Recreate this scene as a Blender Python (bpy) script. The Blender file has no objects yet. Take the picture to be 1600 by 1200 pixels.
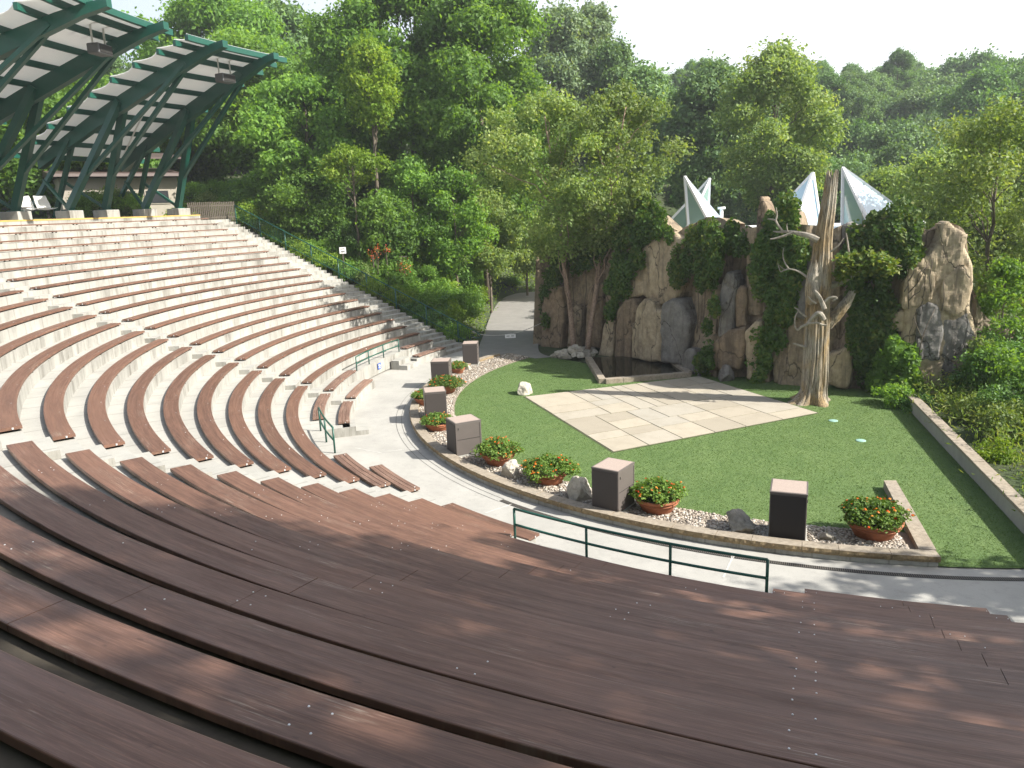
import bpy, bmesh, math, random
import numpy as np
from mathutils import Vector, Matrix, Quaternion, noise as mnoise
PI = math.pi
RAD = math.radians
random.seed(7)
rng = np.random.default_rng(7)
sc = bpy.context.scene
COL = sc.collection

# ------------------------------------------------------------------ surveyed camera
CAM = np.array([7.2833, -34.5923, 8.1147])
FPX = 1195.4                       # focal length for a 1600 px wide frame
YAW, PIT, ROL = RAD(124.3816), RAD(12.9512), RAD(-2.1584)
_fw = np.array([math.cos(YAW)*math.cos(PIT), math.sin(YAW)*math.cos(PIT), -math.sin(PIT)])
_rt = np.array([math.sin(YAW), -math.cos(YAW), 0.0])
_up = np.cross(_rt, _fw)
C_R = _rt*math.cos(ROL)+_up*math.sin(ROL)
C_U = -_rt*math.sin(ROL)+_up*math.cos(ROL)
C_F = _fw

def ray(px):
    return ((px[0]-800)/FPX)*C_R-((px[1]-600)/FPX)*C_U+C_F
def atz(px, z):                    # survey: point of the photo on a level z
    d = ray(px); t = (z-CAM[2])/d[2]; return CAM+t*d
def atplane(px, A, B):             # survey: point on the vertical plane through A, B
    tx, ty = B[0]-A[0], B[1]-A[1]; d = ray(px)
    s = ((A[0]-CAM[0])*(-ty)+(A[1]-CAM[1])*tx)/(d[0]*(-ty)+d[1]*tx)
    return CAM+s*d
def atdist(px, dist):
    d = ray(px); return CAM+d*(dist/math.hypot(d[0], d[1]))
def project(P):
    q = np.asarray(P, float)-CAM; z = q@C_F
    return 800+FPX*(q@C_R)/z, 600-FPX*(q@C_U)/z

SUN_AZ, SUN_EL = RAD(15), RAD(39)
HAZE = 0.0006

# ------------------------------------------------------------------ materials
def mat(name):
    m = bpy.data.materials.new(name); m.use_nodes = True
    nt = m.node_tree; b = nt.nodes['Principled BSDF']
    return m, nt, b
def N(nt, typ, **kw):
    n = nt.nodes.new(typ)
    for k, v in kw.items():
        if k in ('operation', 'blend_type', 'data_type', 'feature', 'attribute_name', 'noise_dimensions', 'distance', 'interpolation_type', 'wave_type', 'bands_direction'):
            setattr(n, k, v)
        else:
            n.inputs[k].default_value = v
    return n
def L(nt, a, b): nt.links.new(a, b)
def ramp(nt, stops, src=None):
    r = nt.nodes.new('ShaderNodeValToRGB'); e = r.color_ramp.elements
    while len(e) < len(stops): e.new(0.5)
    for i, (p, c) in enumerate(stops):
        e[i].position = p
        e[i].color = (c[0], c[1], c[2], 1) if not isinstance(c, (int, float)) else (c, c, c, 1)
    if src is not None: L(nt, src, r.inputs[0])
    return r
def mix(nt, fac, a, b, bt='MIX'):
    m = nt.nodes.new('ShaderNodeMix'); m.data_type = 'RGBA'; m.blend_type = bt
    for s, v in ((0, fac), (6, a), (7, b)):
        if isinstance(v, (int, float)): m.inputs[s].default_value = v
        elif isinstance(v, tuple): m.inputs[s].default_value = (v[0], v[1], v[2], 1)
        else: L(nt, v, m.inputs[s])
    return m.outputs[2]
def coords(nt, kind='Object', scale=(1, 1, 1)):
    t = nt.nodes.new('ShaderNodeTexCoord'); mp = nt.nodes.new('ShaderNodeMapping')
    mp.inputs['Scale'].default_value = scale
    if kind == 'World':
        g = nt.nodes.new('ShaderNodeNewGeometry'); L(nt, g.outputs['Position'], mp.inputs[0])
    else:
        L(nt, t.outputs[kind], mp.inputs[0])
    return mp.outputs[0]
def noise(nt, vec, scale, detail=4, rough=0.55, dist=0.0):
    n = N(nt, 'ShaderNodeTexNoise', Scale=scale, Detail=detail, Roughness=rough, Distortion=dist)
    L(nt, vec, n.inputs['Vector']); return n.outputs['Fac']
def bump(nt, b, h, strength=0.4, dist=0.02):
    n = nt.nodes.new('ShaderNodeBump'); n.inputs['Strength'].default_value = strength; n.inputs['Distance'].default_value = dist
    L(nt, h, n.inputs['Height']); L(nt, n.outputs[0], b.inputs['Normal'])
def normal_z(nt):
    g = nt.nodes.new('ShaderNodeNewGeometry'); s = nt.nodes.new('ShaderNodeSeparateXYZ')
    L(nt, g.outputs['True Normal'], s.inputs[0]); return s.outputs[2]

def m_concrete(name, base, dark, streak=0.55, litter=False):
    m, nt, b = mat(name)
    w = coords(nt, 'World')
    n1 = noise(nt, w, 0.55, 6, 0.65); n2 = noise(nt, w, 4.0, 8, 0.75); n3 = noise(nt, w, 28, 4, 0.7)
    c = mix(nt, ramp(nt, [(0.38, 0.0), (0.68, 1.0)], n1).outputs[0], base, tuple(x*0.80 for x in base))
    c = mix(nt, ramp(nt, [(0.52, 0.0), (0.74, 0.6)], n2).outputs[0], c, tuple(x*0.62 for x in base))
    c = mix(nt, ramp(nt, [(0.54, 0), (0.68, 0.35)], n3).outputs[0], c, tuple(x*0.70 for x in base))
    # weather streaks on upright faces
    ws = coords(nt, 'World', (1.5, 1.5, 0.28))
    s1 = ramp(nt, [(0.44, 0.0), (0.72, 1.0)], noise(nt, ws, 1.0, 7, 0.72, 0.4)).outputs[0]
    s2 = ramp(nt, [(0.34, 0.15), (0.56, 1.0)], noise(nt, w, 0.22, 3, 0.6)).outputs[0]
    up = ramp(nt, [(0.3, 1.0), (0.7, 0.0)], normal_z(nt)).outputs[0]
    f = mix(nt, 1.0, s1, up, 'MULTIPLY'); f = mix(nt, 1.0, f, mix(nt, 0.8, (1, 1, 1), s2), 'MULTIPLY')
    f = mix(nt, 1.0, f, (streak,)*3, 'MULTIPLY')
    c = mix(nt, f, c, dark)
    if litter:
        # formwork seams of the curved risers
        sp = nt.nodes.new('ShaderNodeSeparateXYZ'); L(nt, w, sp.inputs[0])
        at = nt.nodes.new('ShaderNodeMath'); at.operation = 'ARCTAN2'; L(nt, sp.outputs[1], at.inputs[0]); L(nt, sp.outputs[0], at.inputs[1])
        fr2 = nt.nodes.new('ShaderNodeMath'); fr2.operation = 'MULTIPLY'; fr2.inputs[1].default_value = 180/PI/2.6; L(nt, at.outputs[0], fr2.inputs[0])
        ff = nt.nodes.new('ShaderNodeMath'); ff.operation = 'PINGPONG'; ff.inputs[1].default_value = 0.5; L(nt, fr2.outputs[0], ff.inputs[0])
        sm_ = ramp(nt, [(0.0, 0.4), (0.02, 0.3), (0.04, 0.0)], ff.outputs[0]).outputs[0]
        c = mix(nt, sm_, c, dark)
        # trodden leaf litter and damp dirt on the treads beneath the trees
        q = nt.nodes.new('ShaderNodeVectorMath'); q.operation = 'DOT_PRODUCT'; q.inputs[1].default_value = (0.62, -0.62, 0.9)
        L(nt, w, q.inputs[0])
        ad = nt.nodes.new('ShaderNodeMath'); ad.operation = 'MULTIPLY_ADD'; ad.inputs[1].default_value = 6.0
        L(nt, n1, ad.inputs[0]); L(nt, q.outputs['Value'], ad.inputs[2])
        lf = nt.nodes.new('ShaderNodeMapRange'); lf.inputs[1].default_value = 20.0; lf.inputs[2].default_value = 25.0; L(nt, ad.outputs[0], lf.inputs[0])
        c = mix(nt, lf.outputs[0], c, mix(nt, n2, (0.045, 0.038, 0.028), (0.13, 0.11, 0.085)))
    L(nt, c, b.inputs['Base Color']); b.inputs['Roughness'].default_value = 0.9
    h = mix(nt, 0.5, n3, n2)
    bump(nt, b, h, 0.35, 0.01)
    return m

def m_wood(name, c1, c2, worn, worn_amt, rough=0.5):
    m, nt, b = mat(name)
    uv = coords(nt, 'UV', (0.7, 26, 1))
    uv2 = coords(nt, 'UV', (2.2, 60, 1))
    uv3 = coords(nt, 'UV', (0.9, 3.0, 1))
    oi = nt.nodes.new('ShaderNodeObjectInfo')
    g = noise(nt, uv, 1.0, 6, 0.65, 0.3)
    g2 = noise(nt, coords(nt, 'UV', (0.45, 9, 1)), 1.0, 5, 0.7, 0.5)
    gg = ramp(nt, [(0.32, 0), (0.68, 1)], g).outputs[0]
    c = mix(nt, gg, tuple(x*0.8 for x in c1), tuple(x*1.08 for x in c2))
    c = mix(nt, ramp(nt, [(0.42, 0), (0.62, 0.8)], g2).outputs[0], c, tuple(x*0.55 for x in c1))
    g3 = noise(nt, coords(nt, 'UV', (3.0, 90, 1)), 1.0, 4, 0.7)
    c = mix(nt, ramp(nt, [(0.5, 0), (0.62, 0.55)], g3).outputs[0], c, tuple(x*1.5 for x in c2))
    kn = noise(nt, coords(nt, 'UV', (5.0, 14, 1)), 1.0, 2, 0.5)
    c = mix(nt, ramp(nt, [(0.70, 0), (0.74, 0.7)], kn).outputs[0], c, tuple(x*0.35 for x in c1))
    big = noise(nt, uv3, 1.0, 4, 0.6)
    c = mix(nt, ramp(nt, [(0.35, 0), (0.7, 0.55)], big).outputs[0], c, tuple(x*0.72 for x in c1))
    c = mix(nt, ramp(nt, [(0.0, 0.0), (1.0, 0.35)], oi.outputs['Random']).outputs[0], c, tuple(x*1.25 for x in c2))
    wr = noise(nt, uv2, 1.0, 5, 0.75)
    wp = noise(nt, coords(nt, 'UV', (0.55, 2.2, 1)), 1.0, 3, 0.6)
    f = mix(nt, 1.0, ramp(nt, [(0.52, 0), (0.64, 1)], wr).outputs[0], ramp(nt, [(0.56, 0), (0.66, 1)], wp).outputs[0], 'MULTIPLY')
    f = mix(nt, 1.0, f, (worn_amt,)*3, 'MULTIPLY')
    c = mix(nt, f, c, worn)
    L(nt, c, b.inputs['Base Color'])
    r = ramp(nt, [(0.3, rough-0.12), (0.7, rough+0.18)], g2); L(nt, r.outputs[0], b.inputs['Roughness'])
    bump(nt, b, mix(nt, 0.5, g, g3), 0.5, 0.006)
    return m

def m_plain(name, col, rough=0.6, metal=0.0, var=0.12, scale=6, bumpd=0.0, spec=0.5):
    m, nt, b = mat(name)
    w = coords(nt, 'Object')
    n = noise(nt, w, scale, 5, 0.65)
    c = mix(nt, n, tuple(x*(1-var*1.6) for x in col), tuple(min(1, x*(1+var*1.6)) for x in col))
    L(nt, c, b.inputs['Base Color'])
    b.inputs['Roughness'].default_value = rough; b.inputs['Metallic'].default_value = metal
    b.inputs['Specular IOR Level'].default_value = spec
    if bumpd: bump(nt, b, n, 0.5, bumpd)
    return m

def m_leaf(name, stops, transl=0.5, tcol=None, rough=0.55):
    m, nt, b = mat(name)
    a = nt.nodes.new('ShaderNodeAttribute'); a.attribute_name = 'lv'
    r = ramp(nt, stops, a.outputs['Fac'])
    oi = nt.nodes.new('ShaderNodeObjectInfo')
    hs = nt.nodes.new('ShaderNodeHueSaturation')
    v = nt.nodes.new('ShaderNodeMapRange'); v.inputs[3].default_value = 0.8; v.inputs[4].default_value = 1.2
    L(nt, oi.outputs['Random'], v.inputs[0]); L(nt, v.outputs[0], hs.inputs['Value'])
    L(nt, r.outputs[0], hs.inputs['Color'])
    L(nt, hs.outputs[0], b.inputs['Base Color']); b.inputs['Roughness'].default_value = rough
    b.inputs['Specular IOR Level'].default_value = 0.35
    t = nt.nodes.new('ShaderNodeBsdfTranslucent')
    tc = mix(nt, 1.0, hs.outputs[0], tcol or (1.7, 1.6, 0.5), 'MULTIPLY'); L(nt, tc, t.inputs[0])
    ms = nt.nodes.new('ShaderNodeMixShader'); ms.inputs[0].default_value = transl
    L(nt, b.outputs[0], ms.inputs[1]); L(nt, t.outputs[0], ms.inputs[2])
    L(nt, ms.outputs[0], nt.nodes['Material Output'].inputs['Surface'])
    return m

def m_rock(name, cols, bumpd=0.08, scale=1.0, stripes=True):
    m, nt, b = mat(name)
    w = coords(nt, 'World')
    n1 = noise(nt, w, 0.35*scale, 5, 0.6, 0.4); n2 = noise(nt, w, 2.2*scale, 7, 0.7); n3 = noise(nt, w, 14*scale, 5, 0.7)
    r = ramp(nt, [(0.25+0.5*i/(len(cols)-1), c) for i, c in enumerate(cols)], n1)
    c = mix(nt, ramp(nt, [(0.4, 0), (0.72, 0.75)], n2).outputs[0], r.outputs[0], tuple(x*0.5 for x in cols[0]))
    if stripes:
        ws = coords(nt, 'World', (1.6, 1.6, 0.12))
        s = noise(nt, ws, 1.5, 6, 0.7)
        c = mix(nt, ramp(nt, [(0.5, 0), (0.7, 0.7)], s).outputs[0], c, (0.045, 0.036, 0.028))
    li = ramp(nt, [(0.62, 0), (0.68, 0.55)], n3).outputs[0]
    c = mix(nt, li, c, (0.42, 0.40, 0.32))
    h = mix(nt, 0.4, n2, n3)
    if stripes:
        v = nt.nodes.new('ShaderNodeTexVoronoi'); v.feature = 'DISTANCE_TO_EDGE'; v.inputs['Scale'].default_value = 0.55
        wv = nt.nodes.new('ShaderNodeVectorMath'); wv.operation = 'ADD'; dn = nt.nodes.new('ShaderNodeTexNoise'); dn.inputs['Scale'].default_value = 1.4; dn.inputs['Detail'].default_value = 5
        cw = coords(nt, 'World', (1, 1, 0.45)); L(nt, cw, dn.inputs['Vector']); L(nt, cw, wv.inputs[0]); L(nt, dn.outputs['Color'], wv.inputs[1]); L(nt, wv.outputs[0], v.inputs['Vector'])
        ck = ramp(nt, [(0.0, 0.9), (0.006, 0.5), (0.014, 0.0)], v.outputs['Distance']).outputs[0]
        c = mix(nt, ck, c, (0.03, 0.024, 0.018)); h = mix(nt, ck, h, (0, 0, 0))
        n5 = noise(nt, coords(nt, 'World', (1, 1, 0.5)), 5.5, 8, 0.8)
        c = mix(nt, ramp(nt, [(0.52, 0), (0.68, 0.6)], n5).outputs[0], c, tuple(x*0.55 for x in cols[0]))
    L(nt, c, b.inputs['Base Color']); b.inputs['Roughness'].default_value = 0.95
    bump(nt, b, h, 0.7, bumpd*.6)
    return m

M = {}
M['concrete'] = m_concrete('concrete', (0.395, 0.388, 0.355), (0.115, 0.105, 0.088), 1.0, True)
M['floor'] = m_concrete('promenade_concrete', (0.395, 0.385, 0.355), (0.18, 0.17, 0.15), 0.3)
M['wood'] = m_wood('bench_wood', (0.136, 0.072, 0.050), (0.205, 0.110, 0.076), (0.36, 0.29, 0.23), 0.8, 0.42)
M['oldwood'] = m_wood('weathered_wood', (0.12, 0.062, 0.044), (0.27, 0.17, 0.125), (0.42, 0.34, 0.27), 0.9, 0.7)
M['dark_steel'] = m_plain('dark_steel', (0.03, 0.028, 0.026), 0.6, 0.3)
M['bolt'] = m_plain('bolt', (0.75, 0.75, 0.76), 0.3, 0.6)
M['green'] = m_plain('green_paint', (0.008, 0.075, 0.052), 0.4, 0.0, 0.12, 3)
M['rail'] = m_plain('rail_paint', (0.014, 0.085, 0.062), 0.4, 0.0, 0.12, 3)
M['roof_white'] = m_plain('roof_membrane', (0.74, 0.74, 0.72), 0.6, 0, 0.04, 2)
_m = M['roof_white']; _nt = _m.node_tree; _t = _nt.nodes.new('ShaderNodeBsdfTranslucent'); _t.inputs[0].default_value = (0.85, 0.85, 0.82, 1)
_x = _nt.nodes.new('ShaderNodeMixShader'); _x.inputs[0].default_value = 0.45
_nt.links.new(_nt.nodes['Principled BSDF'].outputs[0], _x.inputs[1]); _nt.links.new(_t.outputs[0], _x.inputs[2]); _nt.links.new(_x.outputs[0], _nt.nodes['Material Output'].inputs['Surface'])
M['terracotta'] = m_plain('terracotta', (0.32, 0.115, 0.055), 0.8, 0, 0.26, 4, 0.003)
M['soil'] = m_plain('soil', (0.03, 0.02, 0.014), 0.95, 0, 0.3, 20)
M['cabinet'] = m_plain('cabinet_paint', (0.115, 0.10, 0.092), 0.5, 0, 0.08, 3)
M['grille'] = m_plain('speaker_grille', (0.017, 0.014, 0.014), 0.7, 0, 0.1, 40)
M['cab_top'] = m_plain('cabinet_top', (0.36, 0.29, 0.25), 0.8, 0, 0.14, 18, 0.002)
M['stone_cap'] = m_rock('cap_stone', [(0.27, 0.225, 0.17), (0.35, 0.30, 0.235), (0.31, 0.27, 0.22)], 0.02, 4, False)
M['stone_rough'] = m_rock('split_stone', [(0.24, 0.17, 0.09), (0.34, 0.26, 0.15), (0.28, 0.2, 0.12)], 0.06, 5, False)
M['white_rock'] = m_rock('white_boulder', [(0.38, 0.345, 0.28), (0.50, 0.465, 0.395), (0.42, 0.38, 0.31)], 0.04, 3, False)
M['grey_rock'] = m_rock('grey_boulder', [(0.22, 0.20, 0.165), (0.32, 0.295, 0.245), (0.27, 0.24, 0.195)], 0.04, 3, False)
M['cliff'] = m_rock('cliff_rock', [(0.20, 0.155, 0.105), (0.34, 0.27, 0.185), (0.27, 0.225, 0.17)], 0.10, 1.0)
M['cliff_tan'] = m_rock('cliff_tan', [(0.32, 0.25, 0.165), (0.46, 0.375, 0.255), (0.40, 0.33, 0.24)], 0.08, 1.2)
M['cliff_grey'] = m_rock('cliff_grey', [(0.16, 0.15, 0.14), (0.235, 0.225, 0.21), (0.2, 0.185, 0.165)], 0.08, 1.2)
M['cliff_brown'] = m_rock('cliff_brown', [(0.19, 0.135, 0.085), (0.28, 0.21, 0.14), (0.23, 0.17, 0.12)], 0.08, 1.2)
M['white_frame'] = m_plain('white_frame', (0.8, 0.8, 0.8), 0.4, 0, 0.03)
M['white_plastic'] = m_plain('white_plastic', (0.72, 0.72, 0.70), 0.35, 0, 0.04)
M['brown_roof'] = m_plain('brown_roof', (0.075, 0.052, 0.045), 0.6, 0, 0.15, 2)
M['cream_wall'] = m_plain('cream_wall', (0.33, 0.30, 0.25), 0.85, 0, 0.1, 2)
M['dark_window'] = m_plain('dark_window', (0.02, 0.022, 0.024), 0.15, 0, 0.1)
M['asphalt'] = m_plain('asphalt', (0.23, 0.22, 0.205), 0.95, 0, 0.16, 1.5)
M['fence_wood'] = m_plain('fence_wood', (0.085, 0.072, 0.055), 0.85, 0, 0.25, 6)
M['yellow_edge'] = m_plain('yellow_nosing', (0.5, 0.34, 0.10), 0.8, 0, 0.2, 4)
M['sign_white'] = m_plain('sign_white', (0.75, 0.75, 0.74), 0.5, 0, 0.03)
M['sign_black'] = m_plain('sign_black', (0.02, 0.02, 0.02), 0.5)
M['sign_blue'] = m_plain('sign_blue', (0.03, 0.09, 0.42), 0.4)
M['rope'] = m_plain('rope', (0.5, 0.48, 0.44), 0.9)
M['teal_lid'] = m_plain('teal_lid', (0.25, 0.42, 0.36), 0.6)
M['seam'] = m_plain('seam_sealant', (0.47, 0.46, 0.43), 0.9, 0, 0.1)
M['bark_birch'] = m_rock('birch_bark', [(0.2, 0.13, 0.09), (0.36, 0.26, 0.2), (0.28, 0.2, 0.15)], 0.03, 4, False)
M['bark'] = m_rock('tree_bark', [(0.10, 0.08, 0.06), (0.17, 0.14, 0.105), (0.13, 0.105, 0.08)], 0.05, 3, False)
# dead tree: silver on the weather side, ochre in cracked patches
m, nt, b = mat('dead_wood')
w = coords(nt, 'Object', (1, 1, 0.16)); w0 = coords(nt, 'Object')
g = noise(nt, w, 6, 8, 0.8, 0.9); n1 = noise(nt, coords(nt, 'Object', (1, 1, 0.5)), 1.1, 4, 0.6, 0.5)
c = mix(nt, ramp(nt, [(0.42, 0), (0.58, 1)], n1).outputs[0], (0.36, 0.325, 0.265), (0.35, 0.25, 0.125))
gf = noise(nt, coords(nt, 'Object', (1, 1, 0.10)), 22, 6, 0.75, 0.4)
c = mix(nt, ramp(nt, [(0.5, 0), (0.68, 0.85)], g).outputs[0], c, (0.09, 0.068, 0.042))
c = mix(nt, ramp(nt, [(0.5, 0), (0.6, 0.7)], gf).outputs[0], c, (0.06, 0.045, 0.03))
L(nt, c, b.inputs['Base Color']); b.inputs['Roughness'].default_value = 0.9; bump(nt, b, g, 1.0, 0.07)
M['dead_wood'] = m
M['dead_branch'] = m_rock('dead_branch', [(0.24, 0.21, 0.17), (0.36, 0.325, 0.27), (0.28, 0.25, 0.20)], 0.03, 4, False)
# artificial turf
m, nt, b = mat('turf')
w = coords(nt, 'World')
n1 = noise(nt, w, 0.5, 5, 0.65, 0.5); n2 = noise(nt, w, 5, 5, 0.7); n3 = noise(nt, coords(nt, 'World', (1, 2.2, 1)), 55, 3, 0.75)
c = mix(nt, ramp(nt, [(0.35, 0), (0.7, 1)], n1).outputs[0], (0.10, 0.168, 0.048), (0.148, 0.212, 0.072))
c = mix(nt, ramp(nt, [(0.4, 0), (0.7, 0.5)], n2).outputs[0], c, (0.055, 0.108, 0.03))
n4 = noise(nt, coords(nt, 'World', (1.0, 0.4, 1)), 2.4, 7, 0.8, 0.8)
c = mix(nt, ramp(nt, [(0.46, 0), (0.62, 0.75)], n4).outputs[0], c, (0.062, 0.118, 0.034))
c = mix(nt, ramp(nt, [(0.45, 0), (0.62, 0.7)], n3).outputs[0], c, (0.15, 0.225, 0.085))
L(nt, c, b.inputs['Base Color']); b.inputs['Roughness'].default_value = 0.85; b.inputs['Specular IOR Level'].default_value = 0.25
bump(nt, b, mix(nt, 0.35, n3, n2), 0.9, 0.03)
M['turf'] = m
# ground
m, nt, b = mat('ground')
w = coords(nt, 'World')
n1 = noise(nt, w, 0.3, 6, 0.65); n2 = noise(nt, w, 6, 6, 0.7)
c = mix(nt, ramp(nt, [(0.38, 0), (0.6, 1)], n1).outputs[0], (0.04, 0.07, 0.02), (0.055, 0.062, 0.028))
c = mix(nt, ramp(nt, [(0.45, 0), (0.65, 0.7)], n2).outputs[0], c, (0.05, 0.085, 0.022))
L(nt, c, b.inputs['Base Color']); b.inputs['Roughness'].default_value = 0.95; bump(nt, b, n2, 1, 0.08)
M['ground'] = m
# patio slabs (per-slab tint attribute)
m, nt, b = mat('patio_slab')
a = nt.nodes.new('ShaderNodeAttribute'); a.attribute_name = 'lv'
w = coords(nt, 'World')
n1 = noise(nt, w, 1.4, 6, 0.65); n2 = noise(nt, w, 22, 4, 0.7)
c = ramp(nt, [(0, (0.32, 0.285, 0.225)), (0.5, (0.40, 0.355, 0.28)), (1, (0.36, 0.335, 0.285))], a.outputs['Fac']).outputs[0]
c = mix(nt, ramp(nt, [(0.45, 0), (0.7, 0.45)], n1).outputs[0], c, (0.27, 0.24, 0.185))
c = mix(nt, ramp(nt, [(0.55, 0), (0.7, 0.4)], n2).outputs[0], c, (0.24, 0.22, 0.17))
L(nt, c, b.inputs['Base Color']); b.inputs['Roughness'].default_value = 0.85; bump(nt, b, n2, 0.4, 0.006)
M['slab'] = m
M['joint'] = m_plain('patio_joint', (0.075, 0.085, 0.04), 0.95, 0, 0.4, 14)
# gravel pebbles
m, nt, b = mat('pebble')
a = nt.nodes.new('ShaderNodeAttribute'); a.attribute_name = 'lv'
r = ramp(nt, [(0, (0.14, 0.12, 0.10)), (0.35, (0.36, 0.30, 0.24)), (0.7, (0.42, 0.375, 0.32)), (1, (0.52, 0.50, 0.46))], a.outputs['Fac'])
L(nt, r.outputs[0], b.inputs['Base Color']); b.inputs['Roughness'].default_value = 0.7
M['pebble'] = m
# water
m, nt, b = mat('pool_water')
b.inputs['Base Color'].default_value = (0.012, 0.014, 0.008, 1); b.inputs['Roughness'].default_value = 0.06
bump(nt, b, noise(nt, coords(nt, 'World'), 5, 2), 0.15, 0.01)
M['water'] = m
# skylight glass
m, nt, b = mat('skylight_glass')
b.inputs['Base Color'].default_value = (0.50, 0.70, 0.82, 1); b.inputs['Roughness'].default_value = 0.05  # bright sky reflection put into the base colour
b.inputs['Specular IOR Level'].default_value = 0.9; b.inputs['Coat Weight'].default_value = 1.0; b.inputs['Coat IOR'].default_value = 1.7
b.inputs['Coat Roughness'].default_value = 0.03
b.inputs['Transmission Weight'].default_value = 0.1
M['glass'] = m
m2 = m.copy(); m2.name = 'skylight_glass_shaded'; M['glass_shaded'] = m2
b2 = m2.node_tree.nodes['Principled BSDF']; b2.inputs['Base Color'].default_value = (0.26, 0.38, 0.34, 1); b2.inputs['Coat IOR'].default_value = 1.5  # shaded panes: shade and greenery behind put into the base colour
# foliage
GL = lambda *c: [(i/(len(c)-1), x) for i, x in enumerate(c)]
M['lf_oak'] = m_leaf('leaf_oak', GL((0.075, 0.155, 0.031), (0.138, 0.262, 0.050), (0.213, 0.349, 0.067)))
M['lf_dark'] = m_leaf('leaf_dark', GL((0.061, 0.145, 0.038), (0.116, 0.235, 0.054), (0.176, 0.319, 0.071)), 0.3)
M['lf_lime'] = m_leaf('leaf_lime', GL((0.13, 0.235, 0.024), (0.19, 0.30, 0.034), (0.28, 0.36, 0.05)), 0.45)
M['lf_birch'] = m_leaf('leaf_birch', GL((0.115, 0.185, 0.055), (0.185, 0.270, 0.080), (0.30, 0.36, 0.14)), 0.42)
M['lf_poplar'] = m_leaf('leaf_poplar', GL((0.114, 0.194, 0.092), (0.194, 0.286, 0.138), (0.299, 0.378, 0.219)), 0.3)
M['lf_far'] = m_leaf('leaf_far', GL((0.078, 0.159, 0.057), (0.127, 0.223, 0.080), (0.193, 0.292, 0.104)), 0.3)
M['lf_ivy'] = m_leaf('leaf_ivy', GL((0.045, 0.100, 0.018), (0.075, 0.150, 0.026), (0.17, 0.20, 0.04)), 0.35)
M['lf_grass'] = m_leaf('leaf_grass', GL((0.091, 0.152, 0.028), (0.152, 0.234, 0.044), (0.257, 0.273, 0.083)), 0.35)
M['lf_lantana'] = m_leaf('leaf_lantana', GL((0.061, 0.131, 0.021), (0.112, 0.197, 0.033), (0.172, 0.261, 0.045)), 0.3)
M['lf_turf'] = m_leaf('leaf_turf', GL((0.104, 0.175, 0.052), (0.130, 0.210, 0.064), (0.168, 0.250, 0.085)), 0.25)
M['petal'] = m_leaf('petal_orange', GL((0.6, 0.07, 0.015), (0.75, 0.19, 0.02), (0.8, 0.33, 0.05)), 0.25, (1.2, 1.0, 0.8))
M['petal_red'] = m_leaf('petal_red', GL((0.5, 0.05, 0.02), (0.6, 0.1, 0.03), (0.65, 0.2, 0.06)), 0.25, (1.2, 1.0, 0.8))

# ------------------------------------------------------------------ object helpers
def link(o, parent=None):
    COL.objects.link(o)
    if parent is not None: o.parent = parent
    return o
def tag(o, label=None, cat=None, group=None, kind=None):
    if label: o['label'] = label
    if cat: o['category'] = cat
    if group: o['group'] = group
    if kind: o['kind'] = kind
    return o
def empty(name, loc=(0, 0, 0), rz=0.0):
    o = bpy.data.objects.new(name, None); o.location = loc; o.rotation_euler = (0, 0, rz); o.empty_display_size = 0.2
    return link(o)
def np_mesh(name, verts, faces, lv=None, mats=(), mi=None, smooth=False):
    """verts (n,3), faces (m,k) all the same k"""
    me = bpy.data.meshes.new(name)
    verts = np.asarray(verts, np.float32); faces = np.asarray(faces, np.int32)
    nf, k = faces.shape
    me.vertices.add(len(verts)); me.vertices.foreach_set('co', verts.ravel())
    me.loops.add(nf*k); me.loops.foreach_set('vertex_index', faces.ravel())
    me.polygons.add(nf); me.polygons.foreach_set('loop_start', np.arange(nf, dtype=np.int32)*k)
    me.polygons.foreach_set('loop_total', np.full(nf, k, np.int32))
    if mi is not None: me.polygons.foreach_set('material_index', np.asarray(mi, np.int32))
    me.polygons.foreach_set('use_smooth', np.full(nf, bool(smooth)))
    if lv is not None:
        a = me.attributes.new('lv', 'FLOAT', 'FACE'); a.data.foreach_set('value', np.asarray(lv, np.float32))
    for m_ in mats: me.materials.append(m_)
    me.update(); me.validate()
    return me
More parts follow.
